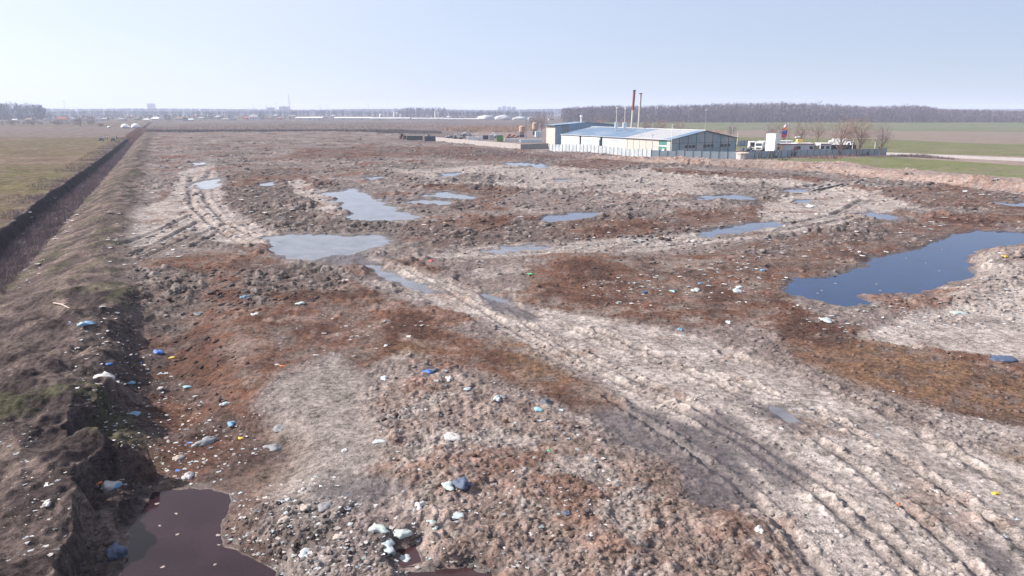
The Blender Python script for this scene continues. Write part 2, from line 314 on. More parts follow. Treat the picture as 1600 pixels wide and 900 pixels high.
        flo = zw + .02 + (.06 * np.clip(s, 0, 3) if k == 'redpond' else -.45 * sstep(1.0, 3.4, s) - .9 * sstep(2.4, 3.8, s))
        h = np.where((s > 0) & (s < 3.9), np.maximum(h, flo), h)
        pudm = np.maximum(pudm, (1 - sstep(-.05, np.clip(.012 * y, .35, 1.7), s + .4 * n09)))
    if not want_col: return h
    # ---- what the ground is made of, plus painted shade on the ditch wall
    c = np.empty(x.shape + (3,)); c[:] = GREY
    def lay(col, w, var=0.0):
        nonlocal c
        c = c + (np.asarray(col) - c) * w[..., None]
    v1 = n11 * .5 + n45 * .5 + .35 * m2 + .25 * n2
    lay(PALE, .60 * sstep(.05, .5, n45 + .5 * n30 + .4 * m1 + .3 * n04))
    lay(BROWN * 1.2, .8 * sstep(.05, .4, n11 + .5 * n45 * .8 + .4 * m2 + .2 * n09 - .1))
    lay(WET * 1.5, .5 * sstep(.2, .6, n2 + .5 * n30 + .2 * n09))
    for p in PALES: lay(PALE, .75 * sstep(1.0, -1.0, poly_sd(x, y, p, 8) + .9 * warp))
    lay(BROWN, np.clip(brn * (.76 + .5 * n2 + .3 * v1 + .35 * n09 + .25 * n04), 0, 1))
    lay(PEAT, np.clip(brn * sstep(.05, .5, n45 + .4 * m1 + .3 * n11), 0, 1) * .75)
    lay(TAN * .85, brn * .55 * sstep(.15, .6, m2 + .4 * n09 - .3 * n11))
    for p in OCHRES: lay(OCHRE * (1), np.clip((.56 + .5 * n09 + .4 * n04 + .3 * n2) * sstep(1.0, -1.0, poly_sd(x, y, p, 6) + 1.1 * warp), 0, 1))
    lay(TAN * .84, heap * (.70 + .3 * n2)); lay(BROWN * 1.25, heap * .55 * sstep(.0, .5, n45 + .5 * n09)); lay(PALE * .9, heap * .7 * sstep(.1, .5, m2 + .4 * k06))
    lay(GREY * .60, dcl * .8); lay(PALE * .8, dcl * .5 * sstep(.15, .5, m1 + k06 * .5))
    lay(PALE, trk * (.85 + .3 * n2 * 1 - .35 * np.clip(n45, 0, 1)))
    lay(PALE * .74, plat * .8); lay(PALE, rheap * .45)
    lay(GREY * .7, rutc * trk * .55); lay(BROWN * 1.2, trk * .4 * sstep(.25, .6, n45 + .5 * n09))
    lay(WET * 1.3, np.clip(wet * (.9 + .25 * n09 + .2 * n04), 0, 1))
    lay(WET * .85, pudm * .75)
    lowd = sstep(0, .6, low)
    lay(BROWN * .75, lowd * .6 * (y < 40)); lay(WET, lowd * .5 * sstep(-.1, .4, m2))
    # bank
    lay(BANK, bankm); lay(TAN * .50, bankm * .8 * sstep(.05, .5, n2 + .5 * n45 + .3 * m1)); lay(TAN * .62, bankm * .7 * sstep(40, 60, y) * sstep(-.45, .25, n2 + .7 * n45 + .4 * n09 + .3 * n04)); lay(GREENY * .95, bankm * .45 * sstep(45, 60, y) * sstep(.1, .5, m2 + .4 * n09)); lay(DARKW * 1.15, bankm * (.8 - .4 * sstep(45, 60, y)) * sstep(.0, .45, m2 + .6 * n11 + .3 * k06)); lay(GREENY * .8, bankm * .45 * sstep(.4, .8, n11 * .8 + n45 + .3 * n09 + .3 * n04))
    lay(DITCHC, inditch * .9); lay(DARKW, sstep(-.2, .3, lat) * (1 - sstep(1.2, 2.2, lat)) * .9)  # the dark strip down the ditch wall is shade laid into the colour
    # beyond the dump
    outr = (1 - dump) * sstep(0, 5, x - fC) * (bsd < 5) * (y > 60)
    lay(TAN * .95, np.clip(outr, 0, 1)); lay(GREY * 1.05, sstep(-1.5, 1.5, dsd + .6 * warp) * sstep(2, 6, x - fC) * (bsd >= 5) * (y > 60) * .8)
    lay(TAN * 1.02, sstep(4.6, 3.0, bsd) * sstep(-8, -5, bsd) * sstep(16, 30, x)); lay(BROWN * 1.3, sstep(5, 3.5, bsd) * sstep(-3, 0, bsd) * sstep(16, 30, x) * .5 * sstep(.0, .5, n2 + n45 * .6))
    lay((.112, .090, .084), sstep(300, 420, y) * np.clip(1 - dump, 0, 1) * (x > fC) * (.9 + .3 * n30)); lay((.085, .066, .060), sstep(300, 420, y) * np.clip(1 - dump, 0, 1) * (x > fC) * .6 * sstep(.0, .4, n(60, 71) + .4 * n11))
    ysd = poly_sd(x, y, YARD, 8); lay(GREY * 1.15, sstep(1, -1, ysd))
    zone = np.zeros(x.shape, np.int8)
    ftone = 1 + .10 * n11 + .10 * n30 + .10 * n2
    for key, (p, colr) in RFIELDS.items():
        s = poly_sd(x, y, p, 8) + .5 * n11 + .2 * n45
        lay(np.array(colr), sstep(.6, -.6, s)); zone[s < 0] = 2
        if 'green' in key: lay(TAN * .8, sstep(.6, -.6, s) * .35 * sstep(.1, .6, n45 + n30))
    rs = poly_sd(x, y, ROAD, 8) + .25 * n45
    lay((.36, .32, .31), sstep(.5, -.5, rs)); zone[rs < 0] = 3
    # left field: olive crop near, ploughed strips far
    lfc = LFIELD[None] * np.ones(x.shape + (1,))
    lfc = mix(lfc, np.array((.088, .078, .032)), (.85 * sstep(-.1, .4, n30 + .4 * n11 + .2 * n2))[..., None])
    lfc = mix(lfc, np.array((.122, .088, .060)), (.85 * sstep(.0, .35, n(45, 31) + .3 * n11 + .2 * n2 - .15))[..., None])
    lfc = mix(lfc, TAN * .55, (.5 * sstep(.1, .6, n2 + .5 * n09))[..., None])
    lfc = lfc * (1 + .22 * n2 + .22 * n09 + .16 * n11 + .14 * n04)[..., None]; lfc = mix(lfc, np.array((.125, .088, .075)), (.5 * sstep(.1, .5, n45 + .6 * n09))[..., None])
    edge = sstep(-5, -1, lat); lfc = mix(lfc, DITCHC * .95, (edge * .7 * sstep(-.4, .4, n45 + n2 * .5))[..., None])
    plo = sstep(377, 381, y + 2 * n11) * sstep(640, 620, y)
    stripe = np.sin((x * .93 + y * .36) * 2 * np.pi / 7.2 + .8 * n11)
    pc = PLOUGH * (1 + .22 * stripe[..., None]) * (1 + .1 * n11[..., None])
    lfc = mix(lfc, pc, plo[..., None]); lfc = mix(lfc, np.array((.105, .086, .066)), sstep(620, 640, y)[..., None])
    # old wheel marks along the field edge
    wm = sstep(.45, .0, np.abs(lat + 8)) + sstep(.45, .0, np.abs(lat + 10)) + sstep(.4, 0, np.abs(lat + 21)) + sstep(.4, 0, np.abs(lat + 23))
    lfc = mix(lfc, np.array((.135, .098, .072)), np.clip(wm * .6 * (1 - plo), 0, 1)[..., None])
    lay_w = lf
    c = c + (lfc - c) * lay_w[..., None]
    zone[(lf > .5)] = 1; zone[(lf > .5) & (plo > .5)] = 4
    c *= (1 + .16 * n2 + .14 * n09 + .10 * n04 + .10 * n11 + .08 * m1)[..., None]
    c = np.clip(c, .01, .7)
    wetness = np.clip(.9 * wet + pudm + .3 * rutc * trk, 0, 1) * (1 - lf)
    return h, c, wetness, zone

def at(px, py):
    """ground point seen at a photo pixel"""
    z = 0.0
    for _ in range(8):
        x, y = gp(px, py, z); z = .5 * z + .5 * float(terrain(np.array([x]), np.array([y]))[0])
    x, y = gp(px, py, z)
    return Vector((x, y, float(terrain(np.array([x]), np.array([y]))[0])))

def hz(x, y):
    return float(terrain(np.array([float(x)]), np.array([float(y)]))[0])

# ------------------------------------------------------------------ materials
def mat(name, col, rough=.7, metal=0.0, var=.18, scale=3.0, bump=0.0, bscale=12.0, spec=.5, trans=0.0, stain=None, sscale=.6):
    m = bpy.data.materials.new(name); m.use_nodes = True; t = m.node_tree; N = t.nodes; Lk = t.links
    b = N['Principled BSDF']; b.inputs['Roughness'].default_value = rough; b.inputs['Metallic'].default_value = metal; b.inputs['Specular IOR Level'].default_value = spec
    tc = N.new('ShaderNodeTexCoord')
    nz = N.new('ShaderNodeTexNoise'); nz.inputs['Scale'].default_value = scale; nz.inputs['Detail'].default_value = 5
    Lk.new(tc.outputs['Object'], nz.inputs['Vector'])
    rp = N.new('ShaderNodeValToRGB'); e = rp.color_ramp.elements
    e[0].position = .3; e[1].position = .7
    e[0].color = (*[max(0, c * (1 - var)) for c in col], 1); e[1].color = (*[min(1, c * (1 + var)) for c in col], 1)
    Lk.new(nz.outputs[0], rp.inputs[0]); out = rp.outputs[0]
    if stain is not None:
        n2 = N.new('ShaderNodeTexNoise'); n2.inputs['Scale'].default_value = sscale; n2.inputs['Detail'].default_value = 6; Lk.new(tc.outputs['Object'], n2.inputs['Vector'])
        r2 = N.new('ShaderNodeValToRGB'); r2.color_ramp.elements[0].position = .45; r2.color_ramp.elements[1].position = .7
        Lk.new(n2.outputs[0], r2.inputs[0])
        mx = N.new('ShaderNodeMix'); mx.data_type = 'RGBA'; Lk.new(r2.outputs[0], mx.inputs[0]); Lk.new(out, mx.inputs[6]); mx.inputs[7].default_value = (*stain, 1); out = mx.outputs[2]
    Lk.new(out, b.inputs['Base Color'])
    if bump:
        bn = N.new('ShaderNodeBump'); bn.inputs['Strength'].default_value = bump; bn.inputs['Distance'].default_value = .1
        n3 = N.new('ShaderNodeTexNoise'); n3.inputs['Scale'].default_value = bscale; n3.inputs['Detail'].default_value = 4; Lk.new(tc.outputs['Object'], n3.inputs['Vector'])
        Lk.new(n3.outputs[0], bn.inputs['Height']); Lk.new(bn.outputs[0], b.inputs['Normal'])
    return m

def ground_mat(name, grit=True, fleck=True):
    m = bpy.data.materials.new(name); m.use_nodes = True; t = m.node_tree; N = t.nodes; Lk = t.links
    b = N['Principled BSDF'];     at_ = N.new('ShaderNodeAttribute'); at_.attribute_name = 'col'
    aw = N.new('ShaderNodeAttribute'); aw.attribute_name = 'wet'
    tc = N.new('ShaderNodeTexCoord')
    def nz(s, d=4, r=.6):
        q = N.new('ShaderNodeTexNoise'); q.inputs['Scale'].default_value = s; q.inputs['Detail'].default_value = d; q.inputs['Roughness'].default_value = r
        Lk.new(tc.outputs['Object'], q.inputs['Vector']); return q.outputs[0]
    def math_(op, a, b_):
        q = N.new('ShaderNodeMath'); q.operation = op
        for i, v in enumerate((a, b_)):
            if isinstance(v, (int, float)): q.inputs[i].default_value = v
            else: Lk.new(v, q.inputs[i])
        return q.outputs[0]
    n1 = nz(.9, 9, .8); n2 = nz(3.6, 5, .75); n3_ = nz(15.0, 4, .8)
    f = math_('ADD', math_('MULTIPLY', math_('SUBTRACT', n1, .5), 2.2), math_('MULTIPLY', math_('SUBTRACT', n2, .5), 2.7))
    f = math_('ADD', f, math_('MULTIPLY', math_('SUBTRACT', n3_, .5), 2.4))
    f = math_('ADD', math_('MULTIPLY', f, 1.0 if fleck else .75), 1.0); f = math_('MAXIMUM', f, .22); f = math_('MINIMUM', f, 1.9)
    vm = N.new('ShaderNodeVectorMath'); vm.operation = 'SCALE'; Lk.new(at_.outputs['Color'], vm.inputs[0]); Lk.new(f, vm.inputs['Scale'])
    out = vm.outputs[0]
    if fleck:                                   # fine shreds of paper and plastic trodden into the soil
        for sc, thr, colr in ((2.6, .085, (.55, .53, .54, 1)), (5.5, .10, (.48, .46, .46, 1)), (3.3, .05, (.035, .03, .03, 1))):
            vo = N.new('ShaderNodeTexVoronoi'); vo.inputs['Scale'].default_value = sc; Lk.new(tc.outputs['Object'], vo.inputs['Vector'])
            dens = nz(.12 if sc != 3.3 else .2, 3)
            th = math_('MULTIPLY', math_('SUBTRACT', dens, .40), thr * 4)
            k = math_('LESS_THAN', vo.outputs['Distance'], th)
            mx = N.new('ShaderNodeMix'); mx.data_type = 'RGBA'; Lk.new(math_('MULTIPLY', k, .7), mx.inputs[0]); Lk.new(out, mx.inputs[6]); mx.inputs[7].default_value = colr; out = mx.outputs[2]
    Lk.new(out, b.inputs['Base Color'])
    mr = N.new('ShaderNodeMapRange'); mr.inputs[3].default_value = .95; mr.inputs[4].default_value = .42; Lk.new(aw.outputs['Fac'], mr.inputs[0]); Lk.new(mr.outputs[0], b.inputs['Roughness'])
    mr2 = N.new('ShaderNodeMapRange'); mr2.inputs[3].default_value = .03; mr2.inputs[4].default_value = .42; Lk.new(aw.outputs['Fac'], mr2.inputs[0]); Lk.new(mr2.outputs[0], b.inputs['Specular IOR Level'])
    bn = N.new('ShaderNodeBump'); bn.inputs['Strength'].default_value = .9; bn.inputs['Distance'].default_value = .085
    Lk.new(math_('ADD', math_('MULTIPLY', nz(3.2, 7, .7), .8), math_('MULTIPLY', nz(14, 3, .6), .35)), bn.inputs['Height'])
    if grit: Lk.new(bn.outputs[0], b.inputs['Normal'])
    return m

def water_mat(name, base, rough=.04, bump=.02, var=.15):
    m = mat(name, base, rough, var=max(var, .3), scale=.5, bump=bump, bscale=2.2, spec=.5); m.node_tree.nodes['Principled BSDF'].inputs['IOR'].default_value = 1.33
    return m

# ------------------------------------------------------------------ object helpers
def tag(o, label=None, cat=None, group=None, kind=None):
    if label: o['label'] = label
    if cat: o['category'] = cat
    if group: o['group'] = group
    if kind: o['kind'] = kind
    return o

def new_mesh(name, verts, faces, m=None, parent=None, smooth=False):
    me = bpy.data.meshes.new(name); me.from_pydata([tuple(v) for v in verts], [], [tuple(f) for f in faces])
    if m is not None: me.materials.append(m)
    if smooth: me.polygons.foreach_set('use_smooth', [True] * len(me.polygons))
    me.update()
    o = bpy.data.objects.new(name, me); COL.objects.link(o); o.parent = parent
    return o

def np_mesh(name, V, Q, m=None, parent=None, smooth=False):
    """fast path: V (n,3), Q (k,3 or 4)"""
    V = np.asarray(V, np.float32); Q = np.asarray(Q, np.int32); k = Q.shape[1]
    me = bpy.data.meshes.new(name)
    me.vertices.add(len(V)); me.vertices.foreach_set('co', V.ravel())
    me.loops.add(Q.size); me.loops.foreach_set('vertex_index', Q.ravel())
    me.polygons.add(len(Q)); me.polygons.foreach_set('loop_start', np.arange(0, Q.size, k, dtype=np.int32)); me.polygons.foreach_set('loop_total', np.full(len(Q), k, np.int32))
    if smooth: me.polygons.foreach_set('use_smooth', np.ones(len(Q), bool))
    if m is not None: me.materials.append(m)
    me.update(calc_edges=True); me.validate()
    o = bpy.data.objects.new(name, me); COL.objects.link(o); o.parent = parent
    return o

def empty(name, loc=(0, 0, 0), rz=0.0):
    o = bpy.data.objects.new(name, None); COL.objects.link(o); o.location = loc; o.rotation_euler = (0, 0, rz); o.empty_display_size = .3
    return o

class MB:
    def __init__(s): s.v = []; s.f = []
    def add(s, V, Fc):
        k = len(s.v); s.v += [tuple(p) for p in V]; s.f += [tuple(i + k for i in f) for f in Fc]; return s
    def box(s, x0, x1, y0, y1, z0, z1):
        V = [(x0, y0, z0), (x1, y0, z0), (x1, y1, z0), (x0, y1, z0), (x0, y0, z1), (x1, y0, z1), (x1, y1, z1), (x0, y1, z1)]
        return s.add(V, [(0, 3, 2, 1), (4, 5, 6, 7), (0, 1, 5, 4), (1, 2, 6, 5), (2, 3, 7, 6), (3, 0, 4, 7)])
    def tube(s, pts, rad, n=8, cap=True):
        pts = [Vector(p) for p in pts]; rads = rad if hasattr(rad, '__len__') else [rad] * len(pts)
        rings = []
        for i, p in enumerate(pts):
            d = (pts[min(i + 1, len(pts) - 1)] - pts[max(i - 1, 0)]).normalized()
            a = d.orthogonal().normalized() if abs(d.z) < .999 else Vector((1, 0, 0)); a = (a - d * a.dot(d)).normalized(); b = d.cross(a)
            rings.append([p + (a * math.cos(2 * math.pi * k / n) + b * math.sin(2 * math.pi * k / n)) * rads[i] for k in range(n)])
        V = [q for r in rings for q in r]; Fc = []
        for i in range(len(pts) - 1):
            for k in range(n): Fc.append((i * n + k, i * n + (k + 1) % n, (i + 1) * n + (k + 1) % n, (i + 1) * n + k))
        if cap: Fc.append(tuple(range(n - 1, -1, -1))); Fc.append(tuple(range((len(pts) - 1) * n, len(pts) * n)))
        return s.add(V, Fc)
    def prism(s, prof, y0, y1, axis='y'):
        """profile (a,z) extruded along y (or x)"""
        n = len(prof)
        if axis == 'y': V = [(a, y0, z) for a, z in prof] + [(a, y1, z) for a, z in prof]
        else: V = [(y0, a, z) for a, z in prof] + [(y1, a, z) for a, z in prof]
        return s.add(V, [tuple(range(n)), tuple(range(2 * n - 1, n - 1, -1))] + [(i, i + n, (i + 1) % n + n, (i + 1) % n) for i in range(n)])
    def lathe(s, prof, n=16, c=(0, 0)):
        V = []; Fc = []
        for r, z in prof:
            for k in range(n): V.append((c[0] + r * math.cos(2 * math.pi * k / n), c[1] + r * math.sin(2 * math.pi * k / n), z))
        for i in range(len(prof) - 1):
            for k in range(n): Fc.append((i * n + k, i * n + (k + 1) % n, (i + 1) * n + (k + 1) % n, (i + 1) * n + k))
        Fc.append(tuple(range(n - 1, -1, -1))); Fc.append(tuple(range((len(prof) - 1) * n, len(prof) * n)))
        return s.add(V, Fc)
    def build(s, name, m, parent=None, smooth=False):
        o = new_mesh(name, s.v, s.f, m, parent, smooth)
        bm = bmesh.new(); bm.from_mesh(o.data); bmesh.ops.recalc_face_normals(bm, faces=bm.faces); bm.to_mesh(o.data); bm.free()
        return o

def copy_tree(o, parent=None):
    c = o.copy(); COL.objects.link(c); c.parent = parent
    for ch in list(o.children): copy_tree(ch, c)
    return c

# ------------------------------------------------------------------ ground sheet
def rows():
    d = [7.0]
    while d[-1] < 6500:
        y = d[-1]
        if y < 300: s = min(max(y * y / 11500, .012), .30 + .0009 * y)
        else: s = .57 * (y / 300) ** 2.1
        d.append(y + max(s, .02))
    return np.array(d)
Ys = rows()
Us = np.concatenate([np.linspace(-1.15, -.80, 60)[:-1], np.linspace(-.80, .80, 1250), np.linspace(.80, 1.15, 60)[1:]])
GX = (Us[None, :] * Ys[:, None]); GY = np.repeat(Ys[:, None], len(Us), 1)
spc = np.gradient(Ys)[:, None] * np.ones_like(GX); spc = np.maximum(spc * .8, np.abs(GY) * .0013)
nr, nc = GX.shape
print('ground', nr, nc)
Hh = np.empty(GX.shape); Cc = np.empty(GX.shape + (3,)); Ww = np.empty(GX.shape); Zz = np.empty(GX.shape, np.int8)
for i in range(0, nr, 150):
    k = slice(i, min(i + 150, nr))
    Hh[k], Cc[k], Ww[k], Zz[k] = terrain(GX[k], GY[k], spc[k], True)
# past the fields the land stays level
idx = np.arange(nr * nc).reshape(nr, nc)
quads = np.stack([idx[:-1, :-1], idx[:-1, 1:], idx[1:, 1:], idx[1:, :-1]], -1).reshape(-1, 4)
qz = Zz[:-1, :-1].ravel()
V3 = np.stack([GX, GY, Hh], -1).reshape(-1, 3); C3 = Cc.reshape(-1, 3); W1 = Ww.ravel()
GM = ground_mat('dump_soil'); FM = ground_mat('field_soil', fleck=False); RM = ground_mat('road_gravel', fleck=False)
for zid, nm, m in ((0, 'ground', GM), (1, 'crop_field', FM), (2, 'grass_field', FM), (3, 'dirt_road', RM), (4, 'ploughed_field', FM)):
    q = quads[qz == zid]
    if not len(q): continue
    used, inv = np.unique(q, return_inverse=True)
    o = np_mesh(nm, V3[used], inv.reshape(-1, 4), m, smooth=True)
    a = o.data.attributes.new('col', 'FLOAT_COLOR', 'POINT'); a.data.foreach_set('color', np.concatenate([C3[used], np.ones((len(used), 1))], 1).astype(np.float32).ravel())
    a = o.data.attributes.new('wet', 'FLOAT', 'POINT'); a.data.foreach_set('value', W1[used].astype(np.float32))
    tag(o, kind='structure')
del GX, GY, spc, Hh, Cc, Ww, V3, C3, W1, quads

WM = {'grey': water_mat('muddy_water', (.135, .135, .150)), 'bright': water_mat('muddy_water_pale', (.22, .215, .22)), 'blue': water_mat('puddle_water', (.070, .080, .115)),
      'pond': water_mat('leachate_sky_tint', (.002, .019, .066), .03, .012), 'redpond': water_mat('leachate_red', (.026, .013, .017), .10, .01, .1), 'red': water_mat('leachate_brown', (.035, .018, .02), .08, .01)}  # the large pond's blue is sky reflection mixed into its base colour
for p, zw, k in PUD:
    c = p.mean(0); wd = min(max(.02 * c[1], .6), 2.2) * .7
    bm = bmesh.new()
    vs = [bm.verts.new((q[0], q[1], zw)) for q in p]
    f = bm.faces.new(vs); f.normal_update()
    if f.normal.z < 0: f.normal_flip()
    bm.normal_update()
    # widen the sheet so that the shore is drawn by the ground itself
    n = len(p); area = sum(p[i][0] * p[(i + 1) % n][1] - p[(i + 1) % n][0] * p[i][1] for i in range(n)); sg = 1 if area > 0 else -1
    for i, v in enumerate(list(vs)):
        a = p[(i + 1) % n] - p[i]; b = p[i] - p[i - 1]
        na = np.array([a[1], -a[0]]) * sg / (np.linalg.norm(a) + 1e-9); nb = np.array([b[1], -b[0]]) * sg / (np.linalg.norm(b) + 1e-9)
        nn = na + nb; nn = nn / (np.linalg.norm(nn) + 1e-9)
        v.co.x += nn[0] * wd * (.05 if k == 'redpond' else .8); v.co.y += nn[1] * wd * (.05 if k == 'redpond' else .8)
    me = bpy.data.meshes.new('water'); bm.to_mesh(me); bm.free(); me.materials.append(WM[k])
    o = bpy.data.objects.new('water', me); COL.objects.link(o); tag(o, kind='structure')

# ------------------------------------------------------------------ air
hb = MB().box(-7900, 7900, -80, 6900, -5.0, 66.0).build('haze', None)
hm = bpy.data.materials.new('haze_air'); hm.use_nodes = True; hn = hm.node_tree
hn.nodes.remove(hn.nodes['Principled BSDF'])
pv = hn.nodes.new('ShaderNodeVolumePrincipled'); pv.inputs['Color'].default_value = (.68, .76, .97, 1); pv.inputs['Density'].default_value = HAZE_DENSITY; pv.inputs['Anisotropy'].default_value = .05
hn.links.new(pv.outputs[0], hn.nodes['Material Output'].inputs['Volume'])
hb.data.materials.append(hm); tag(hb, kind='stuff')

# ------------------------------------------------------------------ woods, brush, reeds (nobody could count these)
def slivers(P, D, L, Wd):
    """thin tapering blades: base points, directions, lengths, widths -> vertices and triangles"""
    n = len(P); D = D / (np.linalg.norm(D, axis=1, keepdims=True) + 1e-9)
    r = rng.normal(size=(n, 3)); sd_ = np.cross(D, r); sd_ /= np.linalg.norm(sd_, axis=1, keepdims=True) + 1e-9
    a = P - sd_ * Wd[:, None] * .5; b = P + sd_ * Wd[:, None] * .5; c = P + D * L[:, None]
    return np.stack([a, b, c], 1).reshape(-1, 3), np.arange(3 * n).reshape(n, 3)

def wood_mesh(T, Hs, twigs, wtw, low=.04, rad=.17):
    """bare trees at T (n,2) of heights Hs, as trunks and upswept twigs"""
    n = len(T); P = []; D = []; L = []; Wd = []
    base = np.column_stack([T, np.full(n, -.3)])
    P.append(base); D.append(np.column_stack([rng.normal(0, .03, (n, 2)), np.ones(n)])); L.append(Hs * .97); Wd.append(Hs * .010 + .08)
    k = np.repeat(np.arange(n), twigs); h = Hs[k]; m = len(k)
    t = low + (1 - low) * rng.random(m) ** .85 * .93
    r = h * rad * np.sin(np.pi * np.clip((t - low * .5) / (1.06 - low * .5), 0, 1)) ** .6 * np.sqrt(rng.random(m))
    a = rng.random(m) * 2 * np.pi
    P.append(np.column_stack([T[k, 0] + r * np.cos(a), T[k, 1] + r * np.sin(a), h * t - h * .05])); D.append(np.column_stack([np.cos(a) * .45, np.sin(a) * .45, .8 + .4 * rng.random(m)]) + rng.normal(0, .15, (m, 3)))
    L.append(h * (.06 + .09 * rng.random(m))); Wd.append(wtw * (.6 + .8 * rng.random(m)))
    return slivers(np.vstack(P), np.vstack(D), np.concatenate(L), np.concatenate(Wd))

M_wood = mat('winter_wood', (.112, .086, .112), .9, var=.35, scale=.05)
M_wood2 = mat('far_wood', (.055, .052, .070), .9, var=.3, scale=.02)
def wood(name, pxs, base_y, tops, rowsn, gap, sp, twigs, wtw, m, jitter=.6):
    T = []; Hh_ = []
    y0 = gp(800, base_y)[1]
    for j in range(rowsn):
        yy = y0 + j * gap; xa = (pxs[0] - 800) / F * yy; xb = (pxs[-1] - 800) / F * yy
        nn = int((xb - xa) / sp)
        xs = np.linspace(xa, xb, nn) + rng.normal(0, sp * jitter, nn); ys = yy + rng.normal(0, gap * .4, nn)
        px = 800 + F * xs / ys; top = np.interp(px, pxs, tops)
        hgt = CH + (HY - top) * ys / F
        T.append(np.column_stack([xs, ys])); Hh_.append(hgt * (1 + rng.normal(0, .05, nn)) * (.93 + .07 * j / max(1, rowsn - 1)))
    V, Q = wood_mesh(np.vstack(T), np.clip(np.concatenate(Hh_), 2, 60), twigs, wtw)
    o = np_mesh(name, V, Q, m); tag(o, kind='stuff'); return o
wood('winter_wood', [878, 900, 945, 1000, 1080, 1150, 1200, 1260, 1320, 1345, 1400, 1432, 1445, 1480, 1560, 1640, 1760], 191.5, [168, 166, 164, 165, 162.5, 160, 159.5, 161, 164, 165.5, 163.5, 165, 169, 170, 172, 172, 172], 9, 9, 3.2, 64, .42, M_wood)
wood('winter_wood', [-90, -20, 30, 70, 88, 94], 187.5, [161, 160.5, 160.5, 161, 162.5, 169], 6, 12, 4.0, 50, .55, M_wood2)
wood('winter_wood', [628, 634, 650, 690, 702, 706, 730, 790, 860], 184.5, [172, 168, 166.5, 166.5, 168, 172, 172.5, 173, 173], 4, 20, 5, 44, .7, M_wood2)
wood('far_wood', [-200, 90, 130, 240, 330, 480, 620, 760, 900, 1000, 1800], 178.7, [169.5, 169, 170, 169, 169.5, 171, 169.5, 171.5, 169, 169.5, 170.5], 5, 60, 5.5, 40, 2.2, M_wood2)
wood('far_wood', [90, 180, 300, 420, 520, 640, 760, 850], 182.0, [174, 172.5, 173.5, 173, 172.5, 174, 174.5, 174], 4, 60, 6, 34, 1.6, M_wood2, 2.0)
wood('far_wood', [-150, 0, 150, 300, 450, 520], 186.5, [180, 178, 179, 178.5, 180, 182], 3, 26, 6, 30, .8, M_wood2, 2.5)
wood('hedge_wood', [-120, 0, 60, 130, 150], 195.5, [188, 187, 188.5, 188, 192], 2, 14, 2.2, 26, .35, M_wood, 2.0)

M_brush = mat('ditch_brush', (.170, .122, .130), .95, var=.4, scale=.4)
M_reed = mat('dry_reed', (.300, .200, .140), .95, var=.3, scale=.3); M_reedd = mat('reed_dark', (.090, .066, .062), .95, var=.3, scale=.3)
M_grass = mat('bank_grass', (.095, .094, .048), .9, var=.4, scale=.5); M_weed = mat('dead_weed', (.135, .092, .070), .95, var=.4, scale=.5)
def blades(name, X, Y, hmin, hmax, wf, m, lean=.35):
    Z = terrain(X, Y, .1); n = len(X)
    D = np.column_stack([rng.normal(0, lean, (n, 2)), np.ones(n)])
    V, Q = slivers(np.column_stack([X, Y, Z - .03]), D, hmin + (hmax - hmin) * rng.random(n), wf * (.6 + .8 * rng.random(n)) * np.clip(Y / 60, .55, 4))
    o = np_mesh(name, V, Q, m); tag(o, kind='stuff'); return o
n = 30000; yy = 58 * (430 / 58) ** rng.random(n); fl = np.interp(yy, FLy, FLx); fr = np.interp(yy, FRy, FRx)
blades('dry_brush', fl + 1.3 + (fr - fl + .6) * rng.random(n) ** 1.0, yy, .25, .95, .035, M_brush)
n = 9000; yy = 75 * (380 / 75) ** rng.random(n); cl = pnoise(yy / 9, yy * 0, 40) > .0
yy = yy[cl]; blades('dry_brush', np.interp(yy, FLy, FLx) - 6 * rng.random(len(yy)) ** 1.6, yy, .2, .8, .03, M_brush)
def px_blades(name, poly, n, *a):
    q = np.array(poly, float); lo = q.min(0); hi = q.max(0); P = lo + (hi - lo) * rng.random((n * 3, 2))
    P = P[poly_sd(P[:, 0], P[:, 1], q, 50) < 0][:n]; G = np.array([gp(u, v) for u, v in P]); return blades(name, G[:, 0], G[:, 1], *a)
px_blades('dry_reeds', [(690, 204), (700, 200), (760, 197.5), (840, 199), (838, 204), (800, 207), (740, 206.5)], 7000, 1.2, 2.6, .07, M_reed)
px_blades('dry_reeds', [(228, 207), (228, 204), (400, 203.2), (630, 203), (640, 205.5), (430, 206), (300, 207)], 8000, .6, 1.5, .06, M_reedd)
px_blades('dry_reeds', [(560, 206), (640, 204.5), (690, 206), (690, 209), (600, 209)], 2500, .6, 1.6, .06, M_reedd)
px_blades('dry_reeds', [(225, 204), (240, 198), (420, 192), (700, 191), (700, 201), (420, 203)], 9000, .5, 1.2, .07, M_reed)
px_blades('dry_reeds', [(196, 214), (215, 200), (232, 200), (222, 210), (205, 222)], 4000, .8, 1.8, .04, mat('russet_reed', (.24, .135, .10), .95, var=.3))
px_blades('dry_weeds', [(1230, 247), (1265, 241), (1300, 243), (1345, 240), (1360, 243), (1300, 249)], 2600, .3, 1.1, .035, mat('red_weed', (.20, .125, .11), .95, var=.3))
px_blades('dry_weeds', [(1385, 243), (1440, 242), (1500, 250), (1420, 246)], 1500, .3, .9, .03, M_reedd)
px_blades('dry_weeds', [(660, 242), (720, 232), (770, 236), (850, 238), (960, 243), (900, 250), (740, 246)], 3000, .2, .8, .03, M_brush)
px_blades('dry_weeds', [(1040, 206), (1130, 205), (1130, 211), (1060, 213), (980, 209)], 3500, .8, 2.0, .06, M_reed)
px_blades('dry_weeds', [(860, 192), (1040, 197), (1040, 206), (860, 204)], 1500, .8, 2.4, .07, M_brush)
px_blades('grass_tufts', [(1170, 246), (1240, 247), (1230, 251), (1170, 250)], 1500, .15, .4, .03, M_grass)
